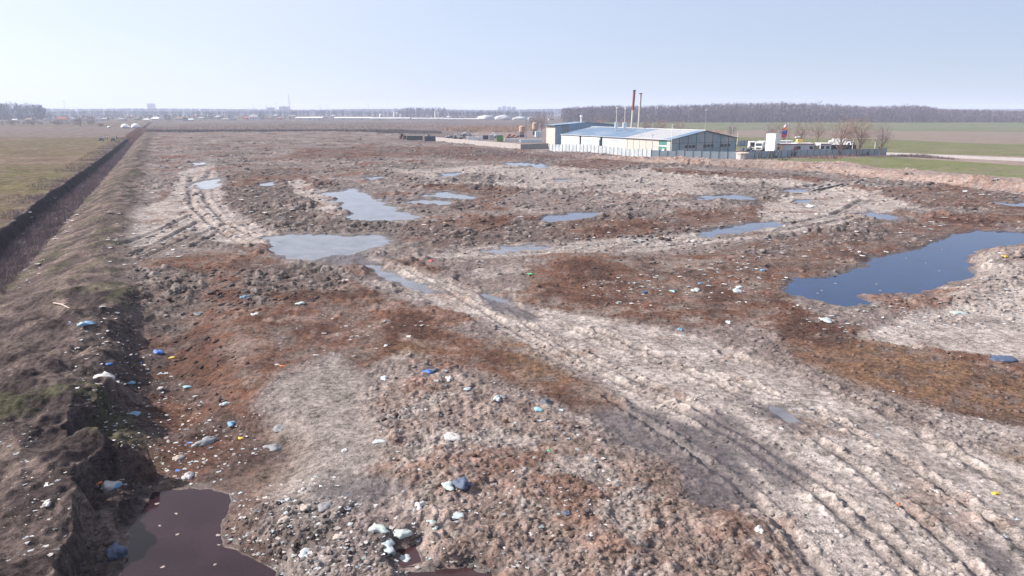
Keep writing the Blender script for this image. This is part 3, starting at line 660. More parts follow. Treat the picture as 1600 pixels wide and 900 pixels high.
# weeds and grass on the bank
n = 26000; yy = 17 * (110 / 17) ** rng.random(n); xx = np.interp(yy, FRy, FRx) + (np.interp(yy, FCy, FCx) + 1.5 - np.interp(yy, FRy, FRx)) * rng.random(n)
xk = xx > -.85 * yy; xx = xx[xk]; yy = yy[xk]; g1 = pnoise(xx / 3.2, yy / 3.2, 41) + .4 * pnoise(xx / 1.1, yy / 1.1, 42)
k = g1 > .28; blades('grass_tufts', xx[k], yy[k], .05, .16, .014, M_grass, .6)
k = g1 < -.02; blades('dry_weeds', xx[k], yy[k], .06, .26, .012, M_weed, .7)

# ------------------------------------------------------------------ the works beyond the dump
SA = 30.5
SC = Vector((51.04, 224.15, 0)); SU = Vector((-math.sin(R(SA)), math.cos(R(SA)), 0)); SV = Vector((math.cos(R(SA)), math.sin(R(SA)), 0))
M_cream = mat('cream_plaster', (.42, .385, .35), .85, var=.08, scale=.5, stain=(.42, .36, .32), sscale=.35)
M_corr = mat('corrugated_white', (.35, .39, .42), .55, var=.06, scale=.4, stain=(.50, .51, .52), sscale=.2)
M_gable = mat('weathered_blue_grey', (.23, .31, .345), .6, var=.12, scale=.3, stain=(.42, .40, .38), sscale=.25)
M_blue = mat('blue_roof_sheet', (.165, .24, .34), .42, var=.06, scale=.25, stain=(.28, .34, .42), sscale=.12)
M_pale = mat('pale_roof_sheet', (.42, .42, .43), .5, var=.07, scale=.3)
M_green = mat('green_shutter', (.035, .16, .135), .6, var=.1)
M_dark = mat('dark_opening', (.012, .012, .015), .9); M_trim = mat('dark_trim', (.045, .045, .05), .6)
M_glass = mat('window_glass', (.030, .045, .060), .12, var=.3, scale=2)
M_white = mat('white_paint', (.78, .78, .77), .5, var=.05, stain=(.62, .60, .58), sscale=.8)
M_grey = mat('grey_paint', (.40, .41, .43), .6, var=.08); M_conc = mat('concrete', (.30, .27, .26), .9, var=.15, scale=1.2, bump=.3, stain=(.28, .25, .24))
M_fence = mat('fence_sheet_white', (.38, .42, .45), .5, var=.05, scale=.4, stain=(.55, .56, .57)); M_fence_shade = mat('fence_sheet_shade', (.300, .370, .420), .5, var=.12, scale=.4, stain=(.24, .29, .33), sscale=.4)  # the darker sheet is the shaded run, its shade mixed into the colour
M_post = mat('steel_post', (.06, .065, .07), .6); M_rust = mat('rusty_red', (.19, .045, .03), .8, var=.3); M_steel = mat('pale_steel', (.42, .39, .37), .45, var=.1, scale=1, stain=(.42, .33, .28), sscale=.6)
M_tanp = mat('tan_tank', (.42, .29, .20), .7, var=.1, stain=(.32, .21, .15)); M_yel = mat('ochre_paint', (.62, .40, .10), .6, var=.1); M_red = mat('red_trim', (.26, .03, .03), .6)
M_lgreen = mat('bright_green_paint', (.10, .25, .05), .6, var=.15); M_tyre = mat('tyre', (.02, .02, .022), .9); M_navy = mat('navy_paint', (.03, .045, .075), .5, var=.2)
M_tint = mat('pale_blue_paint', (.50, .60, .66), .6, var=.08); M_brown = mat('brown_rusty', (.11, .06, .045), .9, var=.4, scale=2); M_dgreen = mat('dull_green', (.07, .095, .08), .8, var=.2)

def site(name, lx, ly, z=0.0, rz=0.0):
    p = SC + SV * lx + SU * ly; return empty(name, (p.x, p.y, z), R(SA + rz))
def ribbed(mb, x, y0, y1, z0, z1, step=.55, out=-1, d=.035):
    """a corrugated sheet standing along y at x"""
    n = max(2, int((y1 - y0) / step)); ys = np.linspace(y0, y1, n * 2 + 1)
    V = []; 
    for i, yv in enumerate(ys):
        xx_ = x + (out * d if i % 2 else 0.0); V += [(xx_, yv, z0), (xx_, yv, z1)]
    mb.add(V, [(2 * i, 2 * i + 2, 2 * i + 3, 2 * i + 1) for i in range(len(ys) - 1)])
    return mb.box(min(x + .01, x + .14), max(x + .01, x + .14), y0, y1, z0, z1)

W_, E_, RG, LN = 30.0, 4.9, 7.5, 62.0
hall = site('warehouse', 0, 0); tag(hall, 'long low warehouse with blue and pale sheet roof and grey-blue gable end', 'warehouse')
def lpx(px):
    lo, hi = 0.0, 90.0
    for _ in range(40):
        m_ = (lo + hi) / 2; q = SC + SU * m_
        if 800 + F * q.x / (q.y * math.cos(PITCH) + CH * math.sin(PITCH)) > px: lo = m_
        else: hi = m_
    return lo
a1, a2, a3, d2, d1 = lpx(1041), lpx(1028.5), lpx(977), lpx(939), lpx(906.5)
b = MB().box(0, .3, .3, a1, 0, E_).box(0, .3, a2, a3, 0, E_); wl = b.build('side_wall', M_cream, hall)
for y_ in np.linspace(a2 + 3, a3 - 1, 5): MB().box(-.06, -.003, y_, y_ + .12, .2, E_ - .1).build('pilaster', M_conc, wl)
MB().box(-.05, -.003, a2 + .6, a2 + 2.9, 2.6, 2.75).build('ledge', M_conc, wl)
MB().box(.05, .2, a1, a2, 2.75, 3.05).build('lintel', M_white, hall); MB().box(.06, .18, a1, a2, 3.05, E_ - .05).build('shutter', M_green, hall)
dg = MB().box(.08, .2, a1 + .1, a2 - .1, 0, 2.75).build('door', M_green, hall); MB().box(-.5, .07, a1 + .7, a1 + 1.6, 0, 2.0).box(-.75, -.5, a1 + .8, a1 + 1.5, 0, 1.1).build('door_box', M_white, dg)
segs = [(a3, d2 - .55), (d2 + .55, d1 - .5), (d1 + .5, LN)]
for i, (y0, y1) in enumerate(segs):
    s_ = ribbed(MB(), 0, y0, y1, 0, E_).build('side_wall', M_corr, hall)
    b = MB().box(-.06, -.04, y0 + .3, y1 - .3, E_ - 1.1, E_ - .35)
    b.build('window_band', M_grey if i == 0 else M_white, s_)
for dd in (d1, d2):
    MB().box(.9, 1.0, dd - .6, dd + .6, 0, E_ - .6).box(.0, .9, dd - .62, dd - .56, 0, E_).box(.0, .9, dd + .56, dd + .62, 0, E_).build('doorway', M_dark, hall)
sl = MB(); sl.box(-.35, -.2, d2 + .7, d2 + 5.5, .1, E_ - 1.0).build('sliding_door', M_corr, hall)
g = MB().prism([(0, 0), (W_, 0), (W_, E_), (W_ / 2, RG), (0, E_)], 0, .25).build('gable_wall', M_gable, hall)
b = MB()
for x_ in np.linspace(0, W_, 9): b.box(x_ - .08, x_ + .08, -.08, -.003, 0, min(E_ + (RG - E_) * (1 - abs(x_ - W_ / 2) / (W_ / 2)), RG) - .05)
b.box(.1, W_ - .1, -.07, -.004, 3.7, 3.8); b.build('frame', M_trim, g)
for x_ in (6.2, 14.6, 22.6): 
    w_ = MB().box(x_, x_ + 4.6, -.05, -.003, 2.1, 3.1).build('window', M_glass, g)
    MB().box(x_ - .05, x_ + 4.65, -.09, -.051, 2.04, 2.10).box(x_ + 1.5, x_ + 1.58, -.09, -.051, 2.1, 3.1).box(x_ + 3.0, x_ + 3.08, -.09, -.051, 2.1, 3.1).build('frame', M_white, w_)
MB().box(W_ - .3, W_, .25, LN, 0, E_).build('side_wall', M_gable, hall); MB().prism([(0.3, 0), (W_ - .3, 0), (W_ - .3, E_), (W_ / 2, RG), (0.3, E_)], LN - .25, LN).build('rear_wall', M_corr, hall)
def roofslab(y0, y1, side, m, name='roof', lift=0.0, x0=-.5, nrib=0):
    sl_ = (RG - E_) / (W_ / 2); f = lambda x: E_ + .12 + sl_ * x + lift
    pr = [(x0, f(x0)), (W_ / 2, f(W_ / 2)), (W_ / 2, f(W_ / 2) + .1), (x0, f(x0) + .1)]
    if side: pr = [(W_ - a, z) for a, z in pr]
    b = MB().prism(pr, y0, y1)
    for y_ in np.arange(y0 + .5, y1 - .2, 1.0):
        q = [(x0 + .01, f(x0) + .1), (W_ / 2, f(W_ / 2) + .1), (W_ / 2, f(W_ / 2) + .15), (x0 + .01, f(x0) + .15)]
        if side: q = [(W_ - a, z) for a, z in q]
        b.prism(q, y_, y_ + .08)
    o = b.build(name, m, hall); return o
tag(roofslab(-.5, 3.2, 0, M_blue, 'roof'), 'narrow blue roof strip over the gable')
tag(roofslab(3.2, a3 - .2, 0, M_pale, 'roof'), 'pale grey roof sheets')
rb = tag(roofslab(a3 - .2, LN, 0, M_blue, 'roof'), 'blue roof sheets')
roofslab(-.5, LN, 1, M_blue, 'roof')
MB().box(W_ / 2 - .35, W_ / 2 + .35, -.5, LN, RG + .24, RG + .33).build('ridge_cap', M_white, hall)
MB().prism([(-.5, E_ - .05), (W_ / 2, RG + .03), (W_ / 2, RG + .21), (-.5, E_ + .13)], -.58, -.51).prism([(W_ + .5, E_ - .05), (W_ / 2, RG + .03), (W_ / 2, RG + .21), (W_ + .5, E_ + .13)], -.58, -.51).build('verge_trim', M_trim, hall)
MB().box(-.62, -.51, -.5, LN, E_ - .05, E_ + .08).build('gutter', M_grey, hall)

# the taller rear hall, end on to the first
rear = site('rear_hall', -.5, LN + 3.6); tag(rear, 'taller blue-grey hall standing across the back end of the warehouse', 'hall')
RE, RR = 8.2, 9.3
fw = MB().prism([(0, 0), (W_, 0), (W_, RE), (W_ / 2, RR), (0, RE)], 0, .25).build('gable_wall', mat('blue_cladding', (.20, .29, .39), .5, var=.06, scale=.3, stain=(.25, .33, .42)), rear)
b = MB()
for x_ in np.arange(.4, W_, 1.1): b.box(x_, x_ + .07, -.05, -.003, 0, RE + (RR - RE) * (1 - abs(x_ - W_ / 2) / (W_ / 2)) - .1)
b.build('cladding_rib', mat('blue_cladding_rib', (.17, .25, .34), .5), fw)
MB().box(3.2, 6.6, -.06, -.002, 4.0, RE + .05).build('panel', mat('grey_panel', (.20, .21, .23), .6), rear)
ribbed(MB(), -.0, .25, 6.5, 0, RE).build('side_wall', M_cream, rear); MB().box(W_ - .3, W_, .25, 6.5, 0, RE).box(.3, W_ - .3, 6.2, 6.5, 0, RE).build('rear_wall', M_corr, rear)
sl_ = (RR - RE) / (W_ / 2)
MB().prism([(-.8, RE + .1 - sl_ * .8), (W_ / 2, RR + .1), (W_ + .8, RE + .1 - sl_ * .8), (W_ + .8, RE + .25 - sl_ * .8), (W_ / 2, RR + .25), (-.8, RE + .25 - sl_ * .8)], -.4, 6.9).build('roof', M_blue, rear)
MB().prism([(-.85, RE + .0 - sl_ * .85), (-.85, RE + .3 - sl_ * .85), (6, RE + .7), (6, RE + .4)], -.47, -.41).box(-.9, -.81, -.4, 6.9, RE - .1, RE + .2).build('verge_trim', M_trim, rear)
vn = MB().lathe([(.28, RR), (.28, RR + 2.0), (.5, RR + 2.1), (.55, RR + 2.5), (.35, RR + 2.8), (.05, RR + 2.9)], 12, (W_ / 2 - .5, 2.5)).build('roof_vent', M_white, rear)
MB().box(3.0, 14, .25, .6, .0, 2.2).build('lean_to', M_grey, rear)

def stack(px, depth, ytop, r, mats, label, split=None, box=None, lean=0.0, zb=0.0):
    """a flue seen at photo column px; mats = (lower, upper)"""
    y = depth; x = (px - 800) / F * (y * math.cos(PITCH)); top = CH + (HY - ytop) * y / F
    o = empty('chimney', (x, y, zb)); tag(o, label, 'chimney')
    H = top - zb; s = (H * split) if split else H
    MB().tube([(0, 0, 0), (lean * s / H, 0, s)], r, 12).build('flue', mats[0], o)
    if split:
        MB().tube([(lean * s / H, 0, s), (lean, 0, H)], r * 1.08, 12).build('upper_flue', mats[1], o)
    MB().lathe([(r * 1.1, H - .35), (r * 1.45, H - .3), (r * 1.45, H - .02), (r * 1.1, H + .03)], 12, (lean, 0)).build('cap', M_trim if split else M_white, o)
    if box: MB().box(-box, box, -box, box, s * .0 + (8.0 - zb if zb < 7 else 0), (8.0 - zb if zb < 7 else 0) + 1.9).build('filter_box', M_tint, o)
    else:
        MB().lathe([(r * 1.5, 0), (r * 1.5, .5), (r, .6)], 12).build('base', M_conc, o)
    return o
stack(987, 268, 143, .42, (M_steel, M_rust), 'tallest chimney, pale below with a long rusty red upper part', .66, lean=.7)
stack(998.5, 270, 147.5, .42, (M_steel, M_steel), 'tall pale grey chimney with dark cap right of the rust-topped one', .93, lean=.35)
stack(964, 262, 168, .17, (M_steel, M_steel), 'short thin pale flue nearer the rear hall', box=.55, zb=6.2)
stack(977, 258, 169, .17, (M_steel, M_steel), 'short thin pale flue with pale blue box close to the tall chimneys', box=.65, zb=6.2)

# ---- fences
def fence(p0, p1, h, nb, m, label, step, group=None, name='metal_fence'):
    p0 = Vector((*p0, 0)); p1 = Vector((*p1, 0)); d = p1 - p0; L = d.length
    o = empty(name, (p0.x, p0.y, 0), math.atan2(d.y, d.x)); tag(o, label, 'fence', group)
    w = L / nb
    for i in range(nb):
        z0 = hz(*(p0 + d * ((i + .5) / nb)).xy) - .1; dz = random.uniform(-.05, .05)
        b = MB(); nbx = max(4, int(w / .28)); xs = np.linspace(i * w + .05, (i + 1) * w - .05, nbx * 2 + 1); V = []
        for j, xv in enumerate(xs): V += [(xv, -.03 if j % 2 else 0, z0), (xv, -.03 if j % 2 else 0, z0 + h + dz)]
        b.add(V, [(2 * j, 2 * j + 2, 2 * j + 3, 2 * j + 1) for j in range(len(xs) - 1)])
        b.box(i * w + .05, (i + 1) * w - .05, .02, .07, z0 + h * .25, z0 + h * .25 + .08).box(i * w + .05, (i + 1) * w - .05, .02, .07, z0 + h * .8, z0 + h * .8 + .08)
        b.build('panel', m, o)
    for i in range(nb + 1):
        z0 = hz(*(p0 + d * (i / nb)).xy) - .1
        MB().box(i * w - .05, i * w + .05, -.07, .05, z0, z0 + h + .12).build('post', M_post, o)
    return o
fa = gp(858, 236.5); fb = gp(1017, 246.2)
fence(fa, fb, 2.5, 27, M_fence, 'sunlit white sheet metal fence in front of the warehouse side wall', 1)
fence(fb, gp(1150, 248.8), 2.3, 10, M_fence_shade, 'shade-toned blue-grey sheet fence below the warehouse gable', 1)
fence(gp(1168, 247.8), gp(1384, 242.2), 2.2, 22, M_fence_shade, 'long shade-toned blue-grey sheet fence in front of the cabins, lorries and bare trees', 1)
fence(gp(1152, 229), gp(1178, 228), 2.4, 5, M_fence_shade, 'dark fence behind the yard between warehouse and white lorry', 1)

# ---- concrete basin and walls
x, y = gp(1159.5, 249.6); o = empty('concrete_tank', (x, y, hz(x, y) - .1), R(20)); tag(o, 'round concrete tank with flat lid standing against the sheet fence', 'tank')
MB().lathe([(1.75, 0), (1.75, 1.95), (1.5, 1.95), (1.5, 1.3)], 10).build('ring', mat('shuttered_concrete', (.40, .37, .36), .9, var=.2, scale=1, stain=(.2, .19, .19)), o)
MB().lathe([(1.95, 1.95), (1.95, 2.15), (1.7, 2.2), (.5, 2.2)], 10).build('lid', mat('lid_concrete', (.52, .45, .38), .9), o)
w0 = Vector((*gp(681, 221.3), 0)); w1 = Vector((*gp(813.5, 233.4), 0)); w2 = Vector((*gp(857, 232), 0))
o = empty('concrete_wall', (w1.x, w1.y, 0)); tag(o, 'low pale concrete retaining wall around the scrap yard', 'wall')
def wallrun(a, b_, h, t, m, nm):
    d = (b_ - a); L = d.length; d.normalize(); nrm = Vector((-d.y, d.x, 0))
    mb = MB(); k = max(1, int(L / 3))
    for i in range(k):
        p = a + d * (L * i / k + .02); q = a + d * (L * (i + 1) / k - .02); hh = h + random.uniform(-.06, .06)
        V = [(*(e_ + nrm * s_ - w1).xy, z) for z in (-.4, hh) for e_, s_ in ((p, 0), (q, 0), (q, t), (p, t))]
        mb.add(V, [(0, 3, 2, 1), (4, 5, 6, 7), (0, 1, 5, 4), (1, 2, 6, 5), (2, 3, 7, 6), (3, 0, 4, 7)])
    return mb.build(nm, m, o)
wallrun(w0, w1 - (w1 - w0).normalized() * .05, 2.0, .35, M_conc, 'long_wall'); wallrun(w1, w2, 1.9, .35, M_conc, 'end_wall')
tag(MB().box(0, 30, 0, 9, 0, .12).build('yard_slab', M_conc), kind='structure')
ys_ = bpy.data.objects['yard_slab']; q = w1 + (w0 - w1) * .05; ys_.location = (q.x - 1, q.y + 1, -.04 + max(0, hz(q.x + 8, q.y + 6))); ys_.rotation_euler = (0, 0, R(SA))

# ---- silos
def silo(px, ybase, ytop, wpx, label):
    x, y = gp(px, ybase); s = y / F; r = wpx * s / 2; H = CH + (HY - ytop) * s
    o = empty('silo', (x, y, 0)); tag(o, label, 'silo', None); zl = H * .28
    MB().lathe([(r * .35, zl), (r, zl + r * .8), (r, H - r * .35), (r * .6, H - r * .08), (.12, H)], 18).build('tank', M_tanp, o)
    for k in range(4):
        a = R(45 + 90 * k); MB().tube([(r * .85 * math.cos(a), r * .85 * math.sin(a), 0), (r * .85 * math.cos(a), r * .85 * math.sin(a), zl + r)], .12, 6).build('leg', M_post, o)
    MB().tube([(r + .12, 0, 0), (r + .12, 0, H - r * .2)], .06, 6).tube([(r + .12, -.4, 0), (r + .12, -.4, H - r * .2)], .06, 6).build('ladder', M_post, o)
    MB().box(-r * .8, r * .8, -r * .8, r * .8, 0, zl * .9).build('housing', M_navy, o)
silo(815.5, 214.5, 195, 9, 'nearer tan silo on dark legs left of the rear hall'); silo(835.5, 210.5, 190, 8, 'farther tan silo close to the rear hall corner')

# ---- containers, tanks, scrap
def container(px, yb, wpx, hm, dm, m, label, cat='container', name='container', rz=0.0, doorm=None):
    x, y = gp(px, yb); w = wpx * y / F; o = empty(name, (x, y, max(hz(x, y), 0) + .02), R(rz)); tag(o, label, cat)
    b = MB().box(-w / 2, w / 2, 0, dm, .12, hm)
    nb = max(4, int(w / .5))
    for i in range(nb):
        xx_ = -w / 2 + (i + .3) * w / nb; b.box(xx_, xx_ + w / nb * .45, -.05, -.003, .25, hm - .15)
    b.build('body', m, o)
    MB().box(-w / 2 - .03, w / 2 + .03, -.07, dm + .05, hm + .003, hm + .12).box(-w / 2 - .03, w / 2 + .03, -.07, dm + .05, 0, .117).build('rail', doorm or m, o)
    MB().box(w / 2 + .003, w / 2 + .06, .1, dm / 2 - .02, .15, hm - .05).box(w / 2 + .003, w / 2 + .06, dm / 2 + .02, dm - .1, .15, hm - .05).build('door', doorm or m, o)
    return o
container(648, 220, 24, 1.9, 2.4, M_dgreen, 'long dull green open skip left of the concrete wall', 'skip', 'skip', 12)
container(671, 221, 15, 2.2, 2.3, M_navy, 'dark skip heaped with scrap at the wall end', 'skip', 'skip', -8)
container(781, 221.3, 9.5, 2.7, 2.4, M_lgreen, 'bright green container among the grey scrap yard stores', doorm=mat('dark_green_paint', (.03, .07, .03), .6))
container(742, 219, 24, 1.5, 1.6, M_white, 'long low white box behind the concrete wall', 'box', 'storage_box', 8)
container(759, 218, 8, 1.9, 2.2, M_navy, 'small navy container beside the long white box', rz=8)
container(842, 214, 10, 2.7, 2.2, M_tint, 'small pale blue hut beside the farther silo', 'hut', 'hut', 10)
container(800, 221, 22, 1.25, 1.4, M_white, 'low white trough in front of the dark red scrap heap', 'trough', 'trough', 6)
container(830, 222.5, 34, 1.2, 1.5, M_tint, 'long pale blue-white block row below the silos', 'block row', 'block_row', 6)
container(725.5, 213, 5, 2.0, 2.0, M_white, 'small white box on the dark pipe stack', 'box', 'storage_box', 0)
container(768, 218.5, 7, 2.3, 2.0, M_grey, 'grey box left of the bright green container', 'box', 'storage_box', 0)
container(1186, 235, 26, 1.1, 2.0, M_white, 'low white block beneath the white lorry cab', 'block', 'concrete_block', 20)

def ico(sub):
    bm = bmesh.new(); bmesh.ops.create_icosphere(bm, subdivisions=sub, radius=1); V = np.array([v.co[:] for v in bm.verts]); Q = np.array([[v.index for v in f.verts] for f in bm.faces]); bm.free(); return V, Q
I1, F1 = ico(1); I2, F2 = ico(2); I3, F3 = ico(3)
def lumpy(seed, base=I2, amp=.35, fr=1.6, sq=(1, 1, .6), fold=0.0):
    V = base.copy(); off = seed * 7.31
    for i, v in enumerate(V):
        q = Vector(v) * fr + Vector((off, off * .7, -off))
        d = 1 + amp * mnoise.noise(q) + amp * .5 * mnoise.noise(q * 2.3)
        if fold: d += fold * (.5 - abs(mnoise.noise(q * 1.7 + Vector((9, 2, 4))))) + fold * .5 * (.4 - abs(mnoise.noise(q * 3.9)))
        V[i] = v * d
    V = V * np.array(sq); V[:, 2] = np.where(V[:, 2] < -.25 * sq[2], -.25 * sq[2] + (V[:, 2] + .25 * sq[2]) * .3, V[:, 2]); V[:, 2] += .2 * sq[2]
    return V
def heap_thing(px, yb, wpx, hm, dm, m, label, cat, name, seed, extra=None):
    x, y = gp(px, yb); w = wpx * y / F; o = empty(name, (x, y, max(0, hz(x, y))), 0); tag(o, label, cat)
    V = []; Q = []; k = 0
    for i in range(max(6, int(wpx * .8))):
        v = lumpy(seed * 31 + i, I1, .5, 1.2, (random.uniform(.5, 1.1), random.uniform(.5, 1.0), random.uniform(.35, .9)))
        u = random.uniform(-.46, .46); v = v + np.array((u * w, random.uniform(0, dm), random.uniform(0, hm * .75) * (1 - abs(u) * 1.3))); V.append(v); Q.append(F1 + k); k += len(v)
    np_mesh('scrap', np.vstack(V), np.vstack(Q), m, o)
    b = MB()
    for i in range(int(wpx * .5)):
        u = random.uniform(-.45, .45) * w; z = random.uniform(.2, hm); b.box(u, u + random.uniform(.4, 1.4), random.uniform(-.3, .5), random.uniform(.6, .9), z, z + random.uniform(.06, .3))
    b.build('sheet_scrap', extra or m, o)
heap_thing(799, 218, 24, 3.4, 3, M_rust, 'dark red heap of rusty scrap left of the silos', 'scrap heap', 'scrap_heap', 1, M_brown)
heap_thing(725, 217.5, 66, 3.0, 3, M_navy, 'long dark row of stacked pipes and bales behind the wall', 'scrap heap', 'scrap_heap', 2, M_white)
heap_thing(628, 218.5, 14, 3.6, 3, M_brown, 'brown rusty junk pile left of the green skip', 'scrap heap', 'scrap_heap', 3, M_trim)
heap_thing(671, 219, 14, 3.8, 2, M_trim, 'black bales piled in the dark skip', 'scrap heap', 'scrap_heap', 4, M_grey)
heap_thing(772, 216, 14, 3.2, 2, M_grey, 'grey oddments piled behind the bright green container', 'scrap heap', 'scrap_heap', 5, M_navy)
x, y = gp(665, 220.5); o = empty('drum', (x, y, .2), R(25)); tag(o, 'tilted white drum leaning on the black bales', 'drum')
MB().tube([(0, -1.3, .7), (.5, -1.3, 2.1)], .75, 14).build('shell', M_white, o); MB().tube([(.48, -1.3, 2.05), (.53, -1.3, 2.2)], .8, 14).build('rim', M_grey, o)

# ---- the white tower, cabins, lorries
def pxz(y, py): return CH + (HY - py) * y / F           # height of something seen at row py, y metres away
x, y = gp(1209, 238.5); H = pxz(y, 206.8); o = empty('white_tower', (x - .6, y, 0), R(40)); tag(o, 'tall plain white box tower beside the white lorry', 'tower')
MB().box(-1.7, 1.7, -1.7, 1.7, 0, H).build('shell', M_white, o); MB().box(-1.78, 1.78, -1.78, 1.78, H + .003, H + .12).build('cap', M_grey, o)
MB().box(-1.76, -1.703, -.2, -.08, .2, H * .78).build('downpipe', M_grey, o); MB().box(-.5, .5, -1.76, -1.703, .0, 2.1).build('door', M_grey, o)
def cabin(px0, px1, yb, hm, dm, wallm, label, trim=M_red, wins=(), doors=(), rz=-4):
    xa, ya = gp(px0, yb); xb, _ = gp(px1, yb); w = xb - xa; o = empty('site_cabin', (xa, ya, max(0, hz(xa, ya))), R(rz)); tag(o, label, 'cabin')
    wa = MB().box(0, w, 0, dm, 0, hm).build('wall', wallm, o)
    MB().box(-.25, w + .25, -.35, dm + .25, hm + .003, hm + .16).build('roof', M_white, o); MB().box(-.27, w + .27, -.40, -.353, hm - .12, hm + .17).build('fascia', trim, o)
    for u in wins:
        f = MB().box(u * w - .55, u * w + .55, -.05, -.003, 1.0, 2.1).build('window', M_glass, o); MB().box(u * w - .62, u * w + .62, -.08, -.052, .93, 1.0).box(u * w - .62, u * w + .62, -.08, -.052, 2.1, 2.17).build('frame', M_white, f)
    for u in doors:
        f = MB().box(u * w - .5, u * w + .5, -.05, -.003, .02, 2.05).build('door', trim, o); MB().box(u * w + .3, u * w + .38, -.1, -.053, 1.0, 1.1).build('handle', M_post, f)
    return o
M_cab = mat('cabin_white', (.50, .53, .58), .6, var=.05, stain=(.42, .44, .48))
cabin(1212, 1222, 238.8, 2.9, 5, mat('cabin_cream', (.55, .42, .25), .7), 'small cream cabin end beside the white tower', M_trim, doors=(.3,))
cabin(1222.5, 1243, 238.5, 2.9, 5, M_cab, 'white site cabin with dark red edge left of the yellow box', doors=(.95,), wins=())
cabin(1243.5, 1270, 238, 2.9, 5, M_cab, 'white site cabin with two dark windows below the yellow box', wins=(.15, .85), doors=(.02,))
cabin(1281, 1297.5, 237.5, 2.8, 5, M_cab, 'white site cabin with paired windows left of the black trailer', wins=(.2, .68))
cabin(1218, 1238.5, 229.5, 2.2, 4, M_cab, 'grey-white flat-roofed hut behind the cabins by the flagpole', M_white)
x, y = gp(1275, 238); o = empty('water_tank', (x, y, .1)); tag(o, 'dull olive water tank with white top between the cabins', 'tank')
MB().lathe([(1.0, .2), (1.0, 2.0), (.9, 2.1)], 14).build('tank', mat('olive_tank', (.22, .21, .14), .8, var=.2), o); MB().lathe([(1.1, 2.1), (1.12, 2.45), (.6, 2.6)], 14).build('lid', M_white, o); MB().box(-.9, .9, -.9, .9, -.1, .19).build('plinth', M_conc, o)
o = container(1247.5, 233.0, 8, .8, 1.5, M_yel, 'ochre yellow box standing on the cabin roof', 'box', 'storage_box'); o.location.z = 3.35; o.location.y = gp(1247, 238)[1] + 2.0; o.location.x = (1247.5 - 800) / F * o.location.y * 0.985

def lorry(px, yb, wpx, m_body, label, rz, cabm=M_white, boxh=2.7, lenb=6.0):
    x, y = gp(px, yb); o = empty('lorry', (x, y, max(0, hz(x, y))), R(rz)); tag(o, label, 'lorry')
    # cab at the -y end, load behind
    c = MB().prism([(-1.0, .6), (1.25, .6), (1.25, 2.95), (-.35, 3.0), (-.95, 1.75)], -1.2, 1.2, 'x').build('cab', cabm, o)
    c.location = (0, 1.0, 0)
    ws = MB().add([(-1.05, .05 - .62 + .0, 2.0), (1.05, -.57, 2.0), (1.05, -.27, 2.75), (-1.05, -.27, 2.75)], [(0, 1, 2, 3)]); ws = MB().prism([(-.93, 1.85), (-.86, 1.83), (-.40, 2.8), (-.47, 2.82)], -1.05, 1.05, 'x').build('windscreen', M_glass, c)
    MB().box(-1.26, -1.203, -.25, .7, 1.8, 2.7).box(1.203, 1.26, -.25, .7, 1.8, 2.7).build('side_window', M_glass, c)
    MB().box(-.8, .8, -1.07, -1.003, .8, 1.35).build('grille', M_trim, c); MB().box(-1.2, 1.2, -1.15, -1.003, .42, .75).build('bumper', M_grey, c)
    for s_ in (-1, 1): MB().box(s_ * .95 - .16, s_ * .95 + .16, -1.2, -1.153, .5, .7).build('headlight', M_white, c)
    MB().box(-1.2, 1.2, 2.6, 2.6 + lenb, 1.0, 1.0 + boxh).box(-1.22, 1.22, 2.55, 2.6, .95, 1.1 + boxh).box(-1.22, 1.22, 2.6 + lenb, 2.66 + lenb, .95, 1.1 + boxh).build('load_box', m_body, o)
    MB().box(-.5, .5, .8, 2.6 + lenb, .62, .98).build('chassis', M_trim, o)
    for yy_ in (.9, 2.6 + lenb * .62, 2.6 + lenb * .85):
        for s_ in (-1, 1):
            w_ = MB().tube([(s_ * .85, yy_, .5), (s_ * 1.17, yy_, .5)], .5, 16).build('wheel', M_tyre, o); MB().tube([(s_ * 1.171, yy_, .5), (s_ * 1.19, yy_, .5)], .26, 12).build('rim', M_grey, w_)
    return o
lorry(1184.5, 236.5, 20, M_white, 'white lorry with its cab facing out beside the white tower', -28, boxh=2.3, lenb=5)
lorry(1297, 232.5, 25, M_white, 'white lorry with a bright white load standing behind the cabins', -55, boxh=2.6, lenb=6)
lorry(1333, 234.5, 12, M_grey, 'grey lorry with white cab behind the right-hand bare trees', 30, boxh=2.5, lenb=5)
container(1175, 235, 9, 3.0, 4.5, M_white, 'white box trailer with its open dark end beside the white lorry', 'trailer', 'box_trailer', -12)
x, y = gp(1175, 235); p = bpy.data.objects['box_trailer']; MB().box(-.75, .75, -.075, -.055, .4, 2.75).build('opening', M_dark, p)
container(1317, 236.5, 39, 2.1, 2.4, M_dark, 'long black low trailer between the cabins and the trees', 'trailer', 'flat_trailer', 0)
container(1324, 233.5, 10, 3.4, 2.4, M_grey, 'grey box stood above the black trailer', 'box', 'storage_box', 0)
heap_thing(1170, 237, 14, 1.6, 2, M_navy, 'dark tarpaulined pile left of the white lorry', 'pile', 'covered_pile', 6, M_trim)

